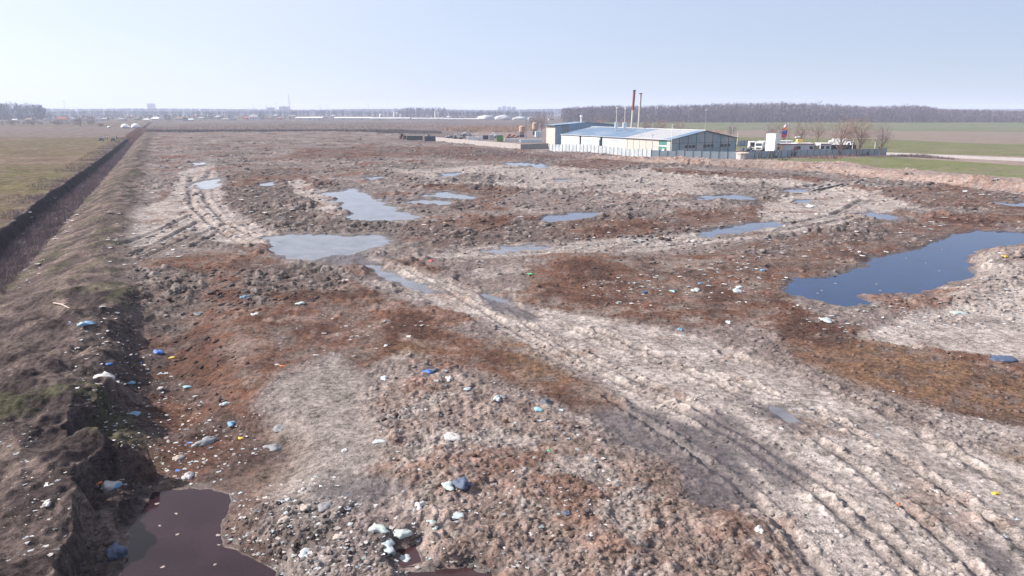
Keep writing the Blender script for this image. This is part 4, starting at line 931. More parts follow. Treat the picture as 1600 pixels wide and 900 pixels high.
# ---- flagpole, lamps, frame
x, y = gp(1237.5, 237); o = empty('flagpole', (x + .1, y + 6, 0)); tag(o, 'flagpole flying pale, yellow, blue and red flags above the cabins', 'flagpole'); y += 6
Ht = pxz(y, 191.5); MB().tube([(0, 0, 0), (0, 0, Ht)], [.09, .05], 8).build('pole', M_white, o); MB().lathe([(.05, Ht), (.14, Ht + .1), (.05, Ht + .22)], 8).build('finial', M_white, o)
def flag(z0, z1, w, m, ph, nm='flag'):
    V = []; nx_, nz_ = 9, 4
    for i in range(nx_):
        for j in range(nz_): 
            t = i / (nx_ - 1); V.append((-.06 - w * t, .22 * math.sin(t * 7 + ph + j * .5), z0 + (z1 - z0) * j / (nz_ - 1) - .35 * t + .12 * math.sin(t * 5 + ph)))
    return new_mesh(nm, V, [(i * nz_ + j, (i + 1) * nz_ + j, (i + 1) * nz_ + j + 1, i * nz_ + j + 1) for i in range(nx_ - 1) for j in range(nz_ - 1)], m, o, True)
zz = lambda p: pxz(y, p)
M_fb = mat('flag_blue', (.03, .09, .38), .8); M_fr = mat('flag_red', (.52, .03, .06), .8); M_fy = mat('flag_yellow', (.70, .40, .05), .8); M_fp = mat('flag_pale', (.62, .45, .52), .8)
tag(flag(zz(195.5), zz(192), 1.4, M_fp, 0), 'small pale pink flag'); tag(flag(zz(201), zz(197.2), .8, M_fy, 1), 'yellow flag band'); tag(flag(zz(206.5), zz(201.2), 1.9, M_fb, 2), 'blue flag band'); tag(flag(zz(211), zz(206.7), 1.9, M_fr, 2), 'red flag band')
f2 = flag(zz(200.5), zz(197.2), .95, M_fr, 1.6); 
for v in f2.data.vertices: v.co.x -= .85
def pole(px, yb, ytop, label, lamp=False, r=.09, m=M_grey, name='pole'):
    x, y = gp(px, yb); H = pxz(y, ytop); o = empty('lamp_post' if lamp else name, (x, y, max(-1, hz(x, y)) - .1)); tag(o, label, 'lamp post' if lamp else 'pole')
    MB().tube([(0, 0, 0), (0, 0, H)], [r * 1.4, r], 8).build('mast', m, o)
    if lamp:
        MB().tube([(-.3, 0, H - .3), (.9, 0, H + .1)], .06, 6).build('arm', m, o); MB().prism([(-.9, H - .12), (.9, H + .1), (.9, H + .4), (-.6, H + .22)], -.3, .3).build('lamp_head', M_white, o)
    else: MB().box(-.45, .45, -.05, .05, H - .45, H - .37).build('crossarm', m, o)
    return o
pole(1101, 209, 172, 'lone floodlight mast with white head behind the warehouse', True, .07)
pole(1048, 246, 192, 'thin pale pole at the near corner of the warehouse', m=M_white, r=.07)
pole(1018, 246, 207, 'thin grey pole on the warehouse side fence', r=.05); pole(1143, 222, 195, 'thin pole just behind the warehouse right eave', r=.08); pole(1151.5, 226, 204, 'white pole rising right of the warehouse gable', m=M_white, r=.07)
pole(822, 219, 186, 'slim dark pole between the two silos', r=.07, m=M_post); pole(1244, 236, 212, 'short lamp on the cabins beside the flagpole', True, .06)
pole(841, 218, 180, 'slim dark pole right of the farther silo', r=.07, m=M_post)
x0_, y0_ = gp(1366, 237); x1_, y1_ = gp(1331, 237); o = empty('pipe_frame', (x1_, y1_, 0)); tag(o, 'thin white goal-like pipe frame around the bare tree', 'frame'); Ht = pxz(y0_, 214)
MB().tube([(x0_ - x1_, 0, 0), (x0_ - x1_, 0, Ht)], .08, 8).build('post', M_white, o); MB().tube([(0, 0, 0), (0, 0, Ht)], .08, 8).build('post', M_white, o); MB().tube([(-.1, 0, Ht + .02), (x0_ - x1_ + .1, 0, Ht + .02)], .07, 8).build('crossbar', M_white, o)
for px, yb, tp, ln, lb in ((1212, 247, 234, .9, 'dark leaning stump in front of the white tower fence'), (1207, 247.3, 236, -.2, 'dark upright stump beside the leaning one below the white tower'), (1200.5, 247.6, 236, .3, 'thick dark stump left of the pair below the white tower'),
                           (1237, 246.2, 232.5, .15, 'dark stump at the fence directly below the flagpole'), (1241.5, 246, 234, .5, 'thin dark stump leaning right beside the flagpole stump'), (1284.5, 244.6, 234.5, .9, 'dark stump leaning right at the fence below the olive tank'),
                           (1356, 243.2, 236, .1, 'short black stump at the fence between the two right trees'), (1184, 248, 237.5, .2, 'thin black stake at the fence right of the concrete tank')):
    x, y = gp(px, yb); s = y / F; H = (yb - tp) * s; o = empty('tree_stump', (x, y, max(0, hz(x, y)) - .1)); tag(o, lb, 'stump')
    MB().tube([(0, 0, 0), (ln * .4, 0, H * .5), (ln, 0, H)], [.32, .26, .2], 8).build('trunk', M_trim, o); MB().tube([(ln * .4, 0, H * .5), (ln * .4 - .4, .1, H * .85)], [.12, .07], 6).build('limb', M_trim, o)

# ---- bare trees
M_bark = mat('bark', (.130, .090, .078), .95, var=.3, scale=2); M_twig = mat('twigs_russet', (.255, .180, .145), .95, var=.3, scale=1); M_twigg = mat('twigs_grey', (.230, .180, .170), .95, var=.3, scale=1)
def bare_tree(px, yb, ytop, wpx, label, twm=M_twig, seed=0, dense=1.0, group=None, name='bare_tree'):
    rr = random.Random(seed); x, y = gp(px, yb); s = y / F; H = (yb - ytop) * s; Wd = wpx * s
    o = empty(name, (x, y, max(0, hz(x, y)) - .1)); tag(o, label, 'tree', group)
    tb = MB(); cb = MB(); W2 = Wd / 2
    tb.tube([(0, 0, 0), (rr.gauss(0, .02) * H, 0, H * .22), (rr.gauss(0, .03) * H, 0, H * .5), (rr.gauss(0, .04) * H, 0, H * .86)], [H * .020 + .06, H * .016 + .04, H * .010 + .02, .03], 7)
    for k in range(11):
        a_ = k * 2.4 + rr.uniform(-.4, .4); z0 = H * rr.uniform(.14, .55); rad = W2 * rr.uniform(.55, .95); z1 = min(H * .95, z0 + H * rr.uniform(.28, .48)); e = Vector((rad * math.cos(a_), rad * math.sin(a_), z1))
        mid = Vector((e.x * .55, e.y * .55, z0 + (z1 - z0) * .42)); (tb if k < 5 else cb).tube([(0, 0, z0), mid, e], [H * .009 + .03, H * .006 + .02, .02], 5, False)
        for j in range(4):
            t = rr.uniform(.35, .95); q = mid.lerp(e, t); d_ = Vector((rr.gauss(0, .5), rr.gauss(0, .5), rr.uniform(.3, 1))).normalized() * H * rr.uniform(.1, .2); cb.tube([q, q + d_ * .5 + Vector((0, 0, .02 * H)), q + d_], [.035, .025, .012], 4, False)
    n_ = int(1300 * dense); dv = rng.normal(size=(n_, 3)); dv /= np.linalg.norm(dv, axis=1, keepdims=True); rad_ = rng.random(n_) ** (1 / 2.4); lump = 1 + .28 * np.sin(dv[:, 0] * 5 + seed) * np.sin(dv[:, 2] * 4 + seed * 2) + rng.normal(0, .08, n_)
    P = np.column_stack([dv[:, 0] * W2 * 1.06 * rad_ * lump, dv[:, 1] * W2 * 1.06 * rad_ * lump, H * .60 + dv[:, 2] * H * .41 * rad_ * lump])
    D = np.column_stack([dv[:, 0] * .6, dv[:, 1] * .6, np.abs(dv[:, 2]) * .4 + .55]) + rng.normal(0, .3, (n_, 3))
    tb.build('trunk', M_bark, o)
    V, Q = slivers(P, D, H * (.06 + .10 * rng.random(n_)), np.full(n_, .02 + .00010 * y))
    k = len(V); cv = np.array(cb.v); cf = [];
    for f in cb.f: cf += [(f[0], f[1], f[2]), (f[0], f[2], f[3])] if len(f) == 4 else []
    np_mesh('crown', np.vstack([V, cv]), np.vstack([Q, np.array(cf) + k]), twm, o)
    return o
bare_tree(1275, 229, 190, 28, 'bare russet tree behind the cabins left of the lorries', seed=1); bare_tree(1312, 244.2, 188, 40, 'wide bare russet tree before the white lorry at the fence', seed=2, dense=1.5)
bare_tree(1341, 243.8, 187, 36, 'bare russet tree inside the white pipe frame', seed=3, dense=1.6); bare_tree(1375, 243, 197, 24, 'slim bare pale tree at the right end of the fence', M_twigg, 4)
bare_tree(1322, 230, 190, 26, 'bare tree behind the grey box between the two big ones', seed=5); bare_tree(1205, 226, 194, 22, 'faint bare tree directly behind the white tower', M_twigg, 6)
bare_tree(1224, 227, 194, 22, 'faint bare tree behind the hut left of the flagpole', seed=7); bare_tree(1249, 228, 192, 22, 'bare tree right of the flagpole behind the yellow box', seed=8)
bare_tree(936, 203, 183, 22, 'bushy russet tree behind the rear hall roof', seed=9); bare_tree(1010, 212, 187, 16, 'bare tree right of the second tall chimney', M_twigg, 10); bare_tree(1032, 211, 187, 22, 'bare tree between chimneys and the pale corner pole', seed=11)
bare_tree(1060, 210, 190, 22, 'low bare tree right of the pale corner pole', seed=12); bare_tree(846, 208, 177, 16, 'tall grey bare tree left of the rear hall', M_twigg, 13); bare_tree(834, 206, 180, 12, 'slim grey bare tree just left of the tall one by the silos', M_twigg, 14)
bare_tree(975, 205, 186, 18, 'bare tree behind the short white flues', M_twigg, 15); bare_tree(1142, 216, 196, 14, 'thin bare tree behind the right eave of the warehouse', M_twigg, 16)
for i, (px, yb, tp, w, lb) in enumerate(((123, 197.5, 184, 14, 'dark bush tree left of the stripes by a pole'), (143, 196.5, 187, 12, 'dark bush between pole and white domes'), (158, 199, 192.5, 9, 'round dark bush just left of the white domes'),
                                         (20, 196, 186, 18, 'leftmost bare tree of the hedge beyond the fields'), (50, 196, 187, 20, 'bare hedge tree right of the leftmost one'), (90, 196.5, 187, 18, 'bare hedge tree nearest the dark bush trees'))):
    bare_tree(px, yb, tp, w, lb, M_twigg, 30 + i, 1.2, 'hedge trees beyond the left fields')

# ------------------------------------------------------------------ cars and people on the left field
def car(px, yb, rz, m, label, est=True):
    x, y = gp(px, yb); o = empty('parked_car', (x, y, hz(x, y)), R(rz)); tag(o, label, 'car')
    L = 4.3
    b = MB().prism([(-2.15, .35), (2.1, .35), (2.15, .75), (1.95, .98), (1.05, 1.05), (.45, 1.55), (-1.6, 1.6), (-2.05, 1.1), (-2.15, .8)], -.86, .86, 'y')
    bo = MB().prism([(-2.15, .35), (2.1, .35), (2.15, .75), (1.95, .98), (-2.05, 1.02), (-2.15, .8)], -.86, .86).build('body', m, o)
    MB().prism([(-2.0, 1.02), (1.05, 1.0), (.42, 1.52), (-1.6, 1.56)], -.76, .76).build('cabin', m, bo)
    MB().prism([(.60, 1.06), (.98, 1.04), (.47, 1.47), (.40, 1.47)], -.72, .72).prism([(.35, 1.08), (.15, 1.45), (-1.45, 1.47), (-1.7, 1.08)], -.775, .775).prism([(-1.99, 1.1), (-1.95, 1.1), (-1.66, 1.5), (-1.70, 1.5)], -.66, .66).build('window', M_glass, bo)
    for sx in (-1.3, 1.35):
        for sy in (-1, 1):
            w_ = MB().tube([(sx, sy * .70, .33), (sx, sy * .90, .33)], .33, 16).build('wheel', M_tyre, o); MB().tube([(sx, sy * .901, .33), (sx, sy * .915, .33)], .19, 12).build('rim', M_grey, w_)
    for sy in (-.6, .6): MB().box(2.12, 2.17, sy - .16, sy + .16, .68, .82).build('headlight', M_white, o); MB().box(-2.17, -2.12, sy - .16, sy + .16, .78, .98).build('tail_light', M_red, o)
    MB().box(2.1, 2.2, -.84, .84, .36, .56).box(-2.2, -2.1, -.84, .84, .36, .56).build('bumper', M_trim, o)
    return o
car(158.5, 220.3, -65, M_navy, 'dark car parked on the field left of the two standing people')
car(177, 220.3, -62, M_navy, 'dark car parked on the field right of the two standing people')
def person(px, yb, top, skin, jacket, trous, label, rz=0, arm=0.25):
    x, y = gp(px, yb); o0 = None
    J = {'pel': (0, 0, .95), 'chest': (0, -.02, 1.28), 'neck': (0, 0, 1.48), 'head': (0, -.03, 1.62), 'crown': (0, -.02, 1.74)}
    def skinned(name, pts, edges, rad, m, parent):
        me = bpy.data.meshes.new(name); me.from_pydata(pts, edges, []); ob = bpy.data.objects.new(name, me); COL.objects.link(ob); ob.parent = parent
        md = ob.modifiers.new('skin', 'SKIN'); sv = me.skin_vertices[0].data if me.skin_vertices else None
        if sv is None:
            bm = bmesh.new(); bm.from_mesh(me); bm.verts.layers.skin.verify(); bm.to_mesh(me); bm.free(); sv = me.skin_vertices[0].data
        for i, r in enumerate(rad): sv[i].radius = (r, r * .85)
        sv[0].use_root = True; ob.modifiers.new('sub', 'SUBSURF').levels = 1; ob.modifiers['sub'].render_levels = 2; me.materials.append(m); return ob
    P = [(0, 0, .95), (0, -.02, 1.25), (0, 0, 1.46), (0, -.02, 1.58), (0, -.02, 1.70), (-.20, 0, 1.40), (-.27, .02, 1.12), (-.25, -.08, .88), (.20, 0, 1.40), (.28, .02, 1.12), (.25, -arm, .95), (-.10, 0, .90), (-.12, -.02, .48), (-.12, .02, .08), (-.12, -.14, .03),
         (.10, 0, .90), (.13, -.03, .48), (.14, .03, .08), (.14, -.13, .03)]
    E_s = [(0, 1), (1, 2), (2, 3), (3, 4), (1, 5), (5, 6), (6, 7), (1, 8), (8, 9), (9, 10), (0, 11), (11, 12), (12, 13), (13, 14), (0, 15), (15, 16), (16, 17), (17, 18)]
    ra = [.15, .17, .06, .095, .085, .065, .05, .04, .065, .05, .04, .09, .065, .05, .04, .09, .065, .05, .04]
    body = skinned('person', P, E_s, ra, skin, None); body.location = (x, y, hz(x, y)); body.rotation_euler = (0, 0, R(rz)); tag(body, label, 'person')
    skinned('jacket', [P[0], P[1], (0, 0, 1.42), P[5], P[6], (-.255, -.06, .95), P[8], P[9], (.26, -arm * .8, 1.0)], [(0, 1), (1, 2), (1, 3), (3, 4), (4, 5), (1, 6), (6, 7), (7, 8)], [.185, .205, .10, .09, .07, .06, .09, .07, .06], jacket, body)
    skinned('trousers', [(0, 0, .93), P[11], P[12], (-.12, .02, .12), P[15], P[16], (.14, .03, .12)], [(0, 1), (1, 2), (2, 3), (0, 4), (4, 5), (5, 6)], [.165, .11, .085, .07, .11, .085, .07], trous, body)
    V = lumpy(3, I2, .08, 2, (.105, .115, .10)); V[:, 2] += 1.655; V[:, 1] -= .0; np_mesh('hair', V, F2, M_trim, body, True)
    return body
M_skin = mat('skin', (.45, .27, .19), .6); M_hiviz = mat('hi_vis_yellow', (.55, .60, .08), .7); M_dark_cloth = mat('dark_cloth', (.025, .03, .045), .9); M_jean = mat('blue_cloth', (.04, .055, .10), .9)
person(164.8, 218.6, 212.5, M_skin, M_hiviz, M_jean, 'person in yellow hi-vis jacket standing between two dark cars', 30)
person(168.2, 218.4, 212.5, M_skin, M_dark_cloth, M_dark_cloth, 'person in dark clothes standing next to the yellow jacket', -40, .1)
person(182.6, 217.6, 213, M_skin, M_dark_cloth, M_jean, 'lone person in dark clothes right of both cars', 60, .05)

# ------------------------------------------------------------------ white domes, village, town
def dome(px, yb, wpx, label):
    x, y = gp(px, yb); r = wpx * y / F / 2; o = empty('dome', (x, y, 0)); tag(o, label, 'dome')
    MB().lathe([(r, 0), (r * .98, r * .25), (r * .9, r * .5), (r * .72, r * .75), (r * .45, r * .92), (.1, r)], 20).build('shell', M_white, o, True)
    MB().lathe([(r * 1.08, -.2), (r * 1.08, .5), (r * 1.0, .55)], 20).build('base_ring', M_navy, o); MB().box(-r * .2, r * .2, -r * 1.12, -r * .9, .0, r * .4).build('door', M_grey, o)
dome(196, 200, 12.5, 'left one of two white domes beyond the striped field'); dome(212.5, 200, 13.5, 'right one of two white domes beyond the striped field')
dome(170.5, 200, 5.5, 'small white tent dome left of the two big domes')
hw = [mat('house_white', (.62, .60, .58), .8), mat('house_cream', (.56, .48, .38), .8), mat('house_grey', (.38, .37, .37), .8), mat('house_pink', (.52, .38, .33), .8)]
hr = [mat('roof_red', (.26, .085, .055), .8), mat('roof_brown', (.12, .075, .06), .8), mat('roof_grey', (.24, .24, .26), .7), mat('roof_white', (.66, .66, .67), .6)]
wn = ['white', 'cream', 'grey', 'pinkish']; rn = ['red', 'dark brown', 'grey', 'white']
def house(px, yb, wpx, hpx, wi, ri, label, gable=False, group='far village houses'):
    x, y = gp(px, yb); s = y / F; w = wpx * s; H = hpx * s; e = H * .55; d = max(7, w * .7)
    o = empty('house', (x, y, 0), R(random.uniform(-20, 20))); tag(o, label, 'house', group)
    if gable:
        MB().prism([(-w / 2, 0), (w / 2, 0), (w / 2, e), (0, H), (-w / 2, e)], 0, d).build('wall', hw[wi], o)
        rf = MB().prism([(-w / 2 - .4, e - .1), (0, H + .05), (w / 2 + .4, e - .1), (w / 2 + .4, e + .2), (0, H + .4), (-w / 2 - .4, e + .2)], -.4, d + .4).build('roof', hr[ri], o)
    else:
        MB().box(-w / 2, w / 2, 0, d, 0, e).build('wall', hw[wi], o)
        rf = MB().add([(-w / 2 - .4, -.5, e + .003), (w / 2 + .4, -.5, e + .003), (w / 2 + .4, d + .5, e + .003), (-w / 2 - .4, d + .5, e + .003), (-w / 2 + d * .2, d / 2, H), (w / 2 - d * .2, d / 2, H)],
                      [(0, 3, 2, 1), (0, 1, 5, 4), (1, 2, 5), (2, 3, 4, 5), (3, 0, 4)]).build('roof', hr[ri], o)
    MB().box(w * .18, w * .18 + .7, d * .45, d * .45 + .7, e, H + .9).build('chimney', hw[2], rf)
    for u in (-.28, .05, .3): MB().box(u * w - .6, u * w + .6, -.06, -.003, e * .35, e * .8).build('window', M_glass, o)
    return o
HS = []
for i, (px, yb, w, h, wi, ri, g) in enumerate(((22, 190, 9, 4, 0, 3, 0), (44, 190.5, 12, 6, 2, 1, 0), (70, 190, 8, 5, 0, 2, 1), (97, 190.5, 16, 7.5, 0, 0, 0), (111, 189.5, 9, 5, 0, 3, 1), (118, 189, 7, 4, 1, 2, 0), (134, 190, 10, 7.5, 0, 0, 1),
                                               (142, 189.5, 7, 6, 3, 1, 1), (150, 189.5, 7, 5.5, 0, 3, 1), (162, 188.5, 9, 4, 2, 2, 0), (176, 186, 4, 4, 0, 3, 1), (188, 188.5, 11, 3.5, 2, 2, 0), (214, 188, 8, 4, 2, 1, 0), (228, 188.5, 9, 3, 0, 3, 0),
                                               (242, 188.5, 13, 5.5, 0, 3, 0), (262, 188, 9, 7, 2, 1, 1), (279, 189, 16, 6, 2, 1, 0), (297, 188.5, 10, 3, 0, 3, 0), (313, 187, 10, 4, 1, 2, 0), (328, 186, 9, 9, 0, 3, 0), (340, 186.5, 10, 6, 2, 2, 0), (352, 188.5, 12, 3.5, 0, 2, 0),
                                               (365, 188, 9, 4.5, 0, 3, 1), (376, 187.5, 8, 4, 3, 0, 1), (384, 187, 9, 5, 3, 0, 0), (396, 187.5, 14, 8, 0, 2, 0), (408, 187, 9, 7, 2, 2, 1), (421, 187, 10, 5, 1, 1, 0), (436, 187, 8, 4, 2, 0, 0),
                                               (205, 184.5, 6, 3.5, 2, 0, 0), (252, 183.5, 6, 3.5, 1, 0, 1), (305, 183, 7, 3.5, 0, 0, 0), (360, 183, 7, 3.5, 2, 0, 1), (395, 181.5, 7, 4, 0, 0, 0), (430, 183, 7, 4, 2, 2, 0), (458, 184, 8, 4, 1, 2, 0), (520, 183.5, 8, 4, 0, 2, 0), (700, 184.5, 6, 3, 0, 3, 0), (722, 184.5, 7, 3, 2, 2, 0), (745, 184, 6, 3, 0, 2, 1), (830, 186.5, 8, 4, 2, 2, 0), (862, 188, 8, 4, 2, 1, 0))):
    land = ('below the left wood' if px < 95 else 'left of the white domes' if px < 190 else 'behind the white domes' if px < 235 else 'in the haze below the tower block' if px < 290 else 'in the middle of the hazy village' if px < 350 else 'at the right end of the hazy village' if px < 445 else 'near the long white sheds' if px < 600 else 'near the grey gravel heaps')
    prev = HS[-1] if HS else None; HS.append((wn[wi], rn[ri]))
    lab = f"{'wide' if w > 11 else 'tall' if h > 6.5 else 'small'} far {wn[wi]} house, {rn[ri]} {'gable' if g else 'hipped'} roof, {land}"
    house(px, yb, w, h, wi, ri, lab, bool(g))
M_hz = mat('far_concrete', (.34, .33, .34), .9)
def block(px, yb, ytop, wpx, label, n=1, m=M_hz, name='tower_block', cat='building', floors=8):
    x, y = gp(px, yb); s = y / F; w = wpx * s; H = (yb - ytop) * s; o = empty(name, (x, y, 0)); tag(o, label, cat)
    MB().box(-w / 2, w / 2, 0, w * .5 + 6, 0, H).build('wall', m, o); MB().box(-w / 2 - .4, w / 2 + .4, -.4, w * .5 + 6.4, H + .003, H + .9).box(-w * .15, w * .1, 3, 8, H + .9, H + 3.4).build('roof', M_grey, o)
    for k in range(floors):
        z = (k + .35) * H / floors; MB().box(-w / 2 + .6, w / 2 - .6, -.25, -.003, z, z + H / floors * .45).build('window_band', M_glass, o)
block(236, 177.2, 163, 9.5, 'lone far tower block standing above the hazy tree line')
for i, (px, tp, w, lb) in enumerate(((781, 168.5, 6, 'leftmost of the far flats on the horizon beyond the gravel heaps'), (788, 167, 6, 'second far block of flats beyond the gravel heaps, left of the middle'), (795.5, 167.5, 6, 'far block of flats just right of the tallest pair beyond the gravel heaps'), (803, 168, 6, 'rightmost of the far flats on the horizon beyond the gravel heaps'))):
    block(px, 177.4, tp, w, lb, name='apartment_block')
block(423, 178.5, 169, 10, 'hazy factory block on the skyline with a thin chimney', name='factory'); block(444, 178.5, 167.5, 14, 'wide hazy factory block below the lattice mast', name='factory')
block(330, 186.3, 177.5, 9, 'tall white building at the right of the hazy village', m=hw[0], floors=3)
def shed(px0, px1, yb, hpx, label, m=None):
    x0, y = gp(px0, yb); x1, _ = gp(px1, yb); H = hpx * y / F; o = empty('long_shed', (x0, y, 0)); tag(o, label, 'shed'); L = x1 - x0
    MB().box(0, L, 0, 18, 0, H * .8).build('wall', m or hw[0], o); MB().prism([(-.6, H * .8), (9, H * 1.15), (18.6, H * .8), (18.6, H * .8 + .3), (9, H * 1.15 + .3), (-.6, H * .8 + .3)], -.5, L + .5, 'x').build('roof', hr[3], o)
    for k in range(max(2, int(L / 25))): MB().box((k + .5) * L / max(2, int(L / 25)) - 2, (k + .5) * L / max(2, int(L / 25)) + 2, -.1, -.003, 0, H * .6).build('door', M_grey, o)
shed(461, 494, 187, 3.2, 'long low white shed left of the small white building'); shed(487, 503, 188, 4.2, 'short white shed with raised end near the middle of the plain'); shed(522, 580, 187, 3.0, 'very long white shed on the plain left of the white silos'); shed(578, 640, 187.3, 2.6, 'long white shed running below the pair of white silos'); shed(640, 700, 187, 2.0, 'low white shed right of the white silos'); shed(700, 748, 187.5, 1.6, 'faint low pale shed left of the gravel heaps')
def fsilo(px, yb, ytop, wpx, label):
    x, y = gp(px, yb); s = y / F; r = wpx * s / 2; H = (yb - ytop) * s; o = empty('grain_silo', (x, y, 0)); tag(o, label, 'silo')
    MB().lathe([(r, 0), (r, H - r * .7), (r * .2, H)], 14).build('tank', hw[0], o); MB().tube([(r + .4, 0, 0), (r + .4, 0, H)], .3, 6).build('ladder', M_grey, o); MB().lathe([(r * 1.15, -.2), (r * 1.15, .8)], 14).build('base', M_conc, o)
fsilo(616.5, 186.5, 175.5, 3, 'left one of the two big white silos by the long shed'); fsilo(620.5, 186.5, 176, 3, 'right one of the two big white silos by the long shed'); fsilo(595, 186, 178, 4, 'squat white silo left of the two big ones')
fsilo(680, 185, 174.5, 2.2, 'left slim white silo below the mid wood'); fsilo(684.5, 185, 175.5, 2, 'right slim white silo below the mid wood'); fsilo(626, 186.4, 179, 2.2, 'short white silo close right of the two big ones')
def mast(px, yb, ytop, label, lattice=True):
    x, y = gp(px, yb); s = y / F; H = (yb - ytop) * s; o = empty('mast', (x, y, 0)); tag(o, label, 'mast'); r = .9 + .00012 * y; b = MB()
    if lattice:
        for sx, sy in ((-1, -1), (1, -1), (1, 1), (-1, 1)): b.tube([(sx * r * 2.2, sy * r * 2.2, 0), (sx * .4, sy * .4, H)], .35, 4)
        b.build('tower', M_hz, o); b = MB()
        for k in range(10):
            z = H * k / 10; q = r * 2.2 * (1 - k / 10) + .3; z2 = H * (k + 1) / 10; b.tube([(-q, -q, z), (q, -q, z2)], .25, 4); b.tube([(q, q, z), (-q, q, z2)], .25, 4)
        b.build('brace', M_hz, o); MB().tube([(0, 0, H), (0, 0, H * 1.08)], .3, 5).build('antenna', M_hz, o)
    else:
        b.tube([(0, 0, 0), (0, 0, H)], [r * .9, r * .55], 8).build('shaft', M_hz, o); MB().tube([(0, 0, H), (0, 0, H * 1.02)], r * .8, 8).build('rim', M_grey, o)
mast(453, 178.5, 150.5, 'tall hazy lattice mast on the skyline'); mast(103, 179, 158, 'thin hazy mast right of the left wood', False); mast(432, 178.5, 161.5, 'hazy factory chimney on the skyline', False); mast(576, 178.5, 162, 'thin dark chimney far left of the mid wood', False)
mast(417, 178.5, 165, 'small hazy lattice mast left of the factory'); mast(501, 178, 164, 'short hazy lattice mast right of the tall mast'); mast(273, 178, 167, 'short thin mast right of the tower block', False); mast(397, 178, 163.5, 'thin mast left of the factory blocks', False); mast(512, 178, 163, 'thin hazy mast between the factory and the mid wood', False)
for px, yb, w, h, lb in ((760, 186.5, 26, 5, 'wide left gravel heap of three grey ones'), (785, 187, 26, 5.5, 'tallest middle gravel heap of three grey ones'), (812, 187.5, 22, 4.5, 'right gravel heap of three grey ones')):
    x, y = gp(px, yb); s = y / F; o = empty('gravel_heap', (x, y, 0)); tag(o, lb, 'gravel heap'); V = lumpy(int(px), I3, .25, 1.6, (w * s / 2, w * s / 3, h * s)); np_mesh('heap', V, F3, M_grey, o, True)
x, y = gp(126.5, 198); o = empty('utility_pole', (x, y, 0)); tag(o, 'dark utility pole among the bushes left of the domes', 'pole'); MB().tube([(0, 0, 0), (0, 0, 9)], [.25, .18], 8).build('mast', M_post, o); MB().box(-1, 1, -.08, .08, 8.3, 8.5).build('crossarm', M_post, o)

# ------------------------------------------------------------------ clods and litter
def at_many(px, py):
    z = np.zeros(len(px)); u = (px - 800) / F; v = (py - 450) / F; dy = np.cos(PITCH) - v * np.sin(PITCH); dz = -np.sin(PITCH) - v * np.cos(PITCH)
    for _ in range(6):
        t = (z - CH) / dz; z = .5 * z + .5 * terrain(u * t, dy * t)
    t = (z - CH) / dz; x, y = u * t, dy * t
    return x, y, terrain(x, y)
def px_in(poly, n):
    q = np.array(poly, float); lo = q.min(0); hi = q.max(0); P = lo + (hi - lo) * rng.random((n * 4 + 20, 2)); return P[poly_sd(P[:, 0], P[:, 1], q, 80) < 0][:n]
WATERP = [np.array(p, float) for p, z, k in PUDDLES]
def dry(P, m=4):
    k = np.ones(len(P), bool)
    for w in WATERP: k &= poly_sd(P[:, 0], P[:, 1], w, 12) > m
    return P[k]
def swarm(name, P, smin, smax, protos, m_list, sq=(.5, 1.1), colattr=None, sink=.15, power=2.2, own=False):
    x, y, z = at_many(P[:, 0], P[:, 1]); n = len(P); V = []; Q = []; Cc_ = []; k = 0
    soil = terrain(x, y, .05, True)[1] if own else None
    s = smin + (smax - smin) * rng.random(n) ** power; s = s * np.clip(y / 36, .75, 4.2)
    for i in range(n):
        pv_, pf = protos[i % len(protos)]; a = rng.random() * 6.28; c_, s_ = math.cos(a), math.sin(a)
        v = pv_ * np.array((s[i], s[i] * rng.uniform(.55, 1.0), s[i] * rng.uniform(*sq)))
        v = np.column_stack([v[:, 0] * c_ - v[:, 1] * s_ + x[i], v[:, 0] * s_ + v[:, 1] * c_ + y[i], v[:, 2] + z[i] - sink * s[i]])
        V.append(v); Q.append(pf + k); k += len(v)
        if colattr is not None: Cc_.append(np.repeat(colattr[rng.integers(len(colattr))][None] * rng.uniform(.8, 1.15) if soil is None else (soil[i] * rng.uniform(.7, 1.25) + .02)[None], len(v), 0))
    o = np_mesh(name, np.vstack(V), np.vstack(Q), m_list)
    if colattr is not None:
        a = o.data.attributes.new('col', 'FLOAT_COLOR', 'POINT'); cc = np.vstack(Cc_); a.data.foreach_set('color', np.concatenate([cc, np.ones((len(cc), 1))], 1).astype(np.float32).ravel())
    tag(o, kind='stuff'); return o
def attr_mat(name, rough, spec=.4):
    m = bpy.data.materials.new(name); m.use_nodes = True; t = m.node_tree; b = t.nodes['Principled BSDF']; b.inputs['Roughness'].default_value = rough; b.inputs['Specular IOR Level'].default_value = spec
    a = t.nodes.new('ShaderNodeAttribute'); a.attribute_name = 'col'; tc = t.nodes.new('ShaderNodeTexCoord'); nz = t.nodes.new('ShaderNodeTexNoise'); nz.inputs['Scale'].default_value = 9; nz.inputs['Detail'].default_value = 5
    t.links.new(tc.outputs['Object'], nz.inputs['Vector']); mr = t.nodes.new('ShaderNodeMapRange'); mr.inputs[3].default_value = .55; mr.inputs[4].default_value = 1.4; t.links.new(nz.outputs[0], mr.inputs[0])
    v = t.nodes.new('ShaderNodeVectorMath'); v.operation = 'SCALE'; t.links.new(a.outputs['Color'], v.inputs[0]); t.links.new(mr.outputs[0], v.inputs['Scale']); t.links.new(v.outputs[0], b.inputs['Base Color']); return m
M_clod = attr_mat('clod_soil', .95, .03); M_lit = attr_mat('litter_plastic', .55)
CP = [(lumpy(50 + i, I1, .55, 1.5, (1, 1, .75)), F1) for i in range(14)]
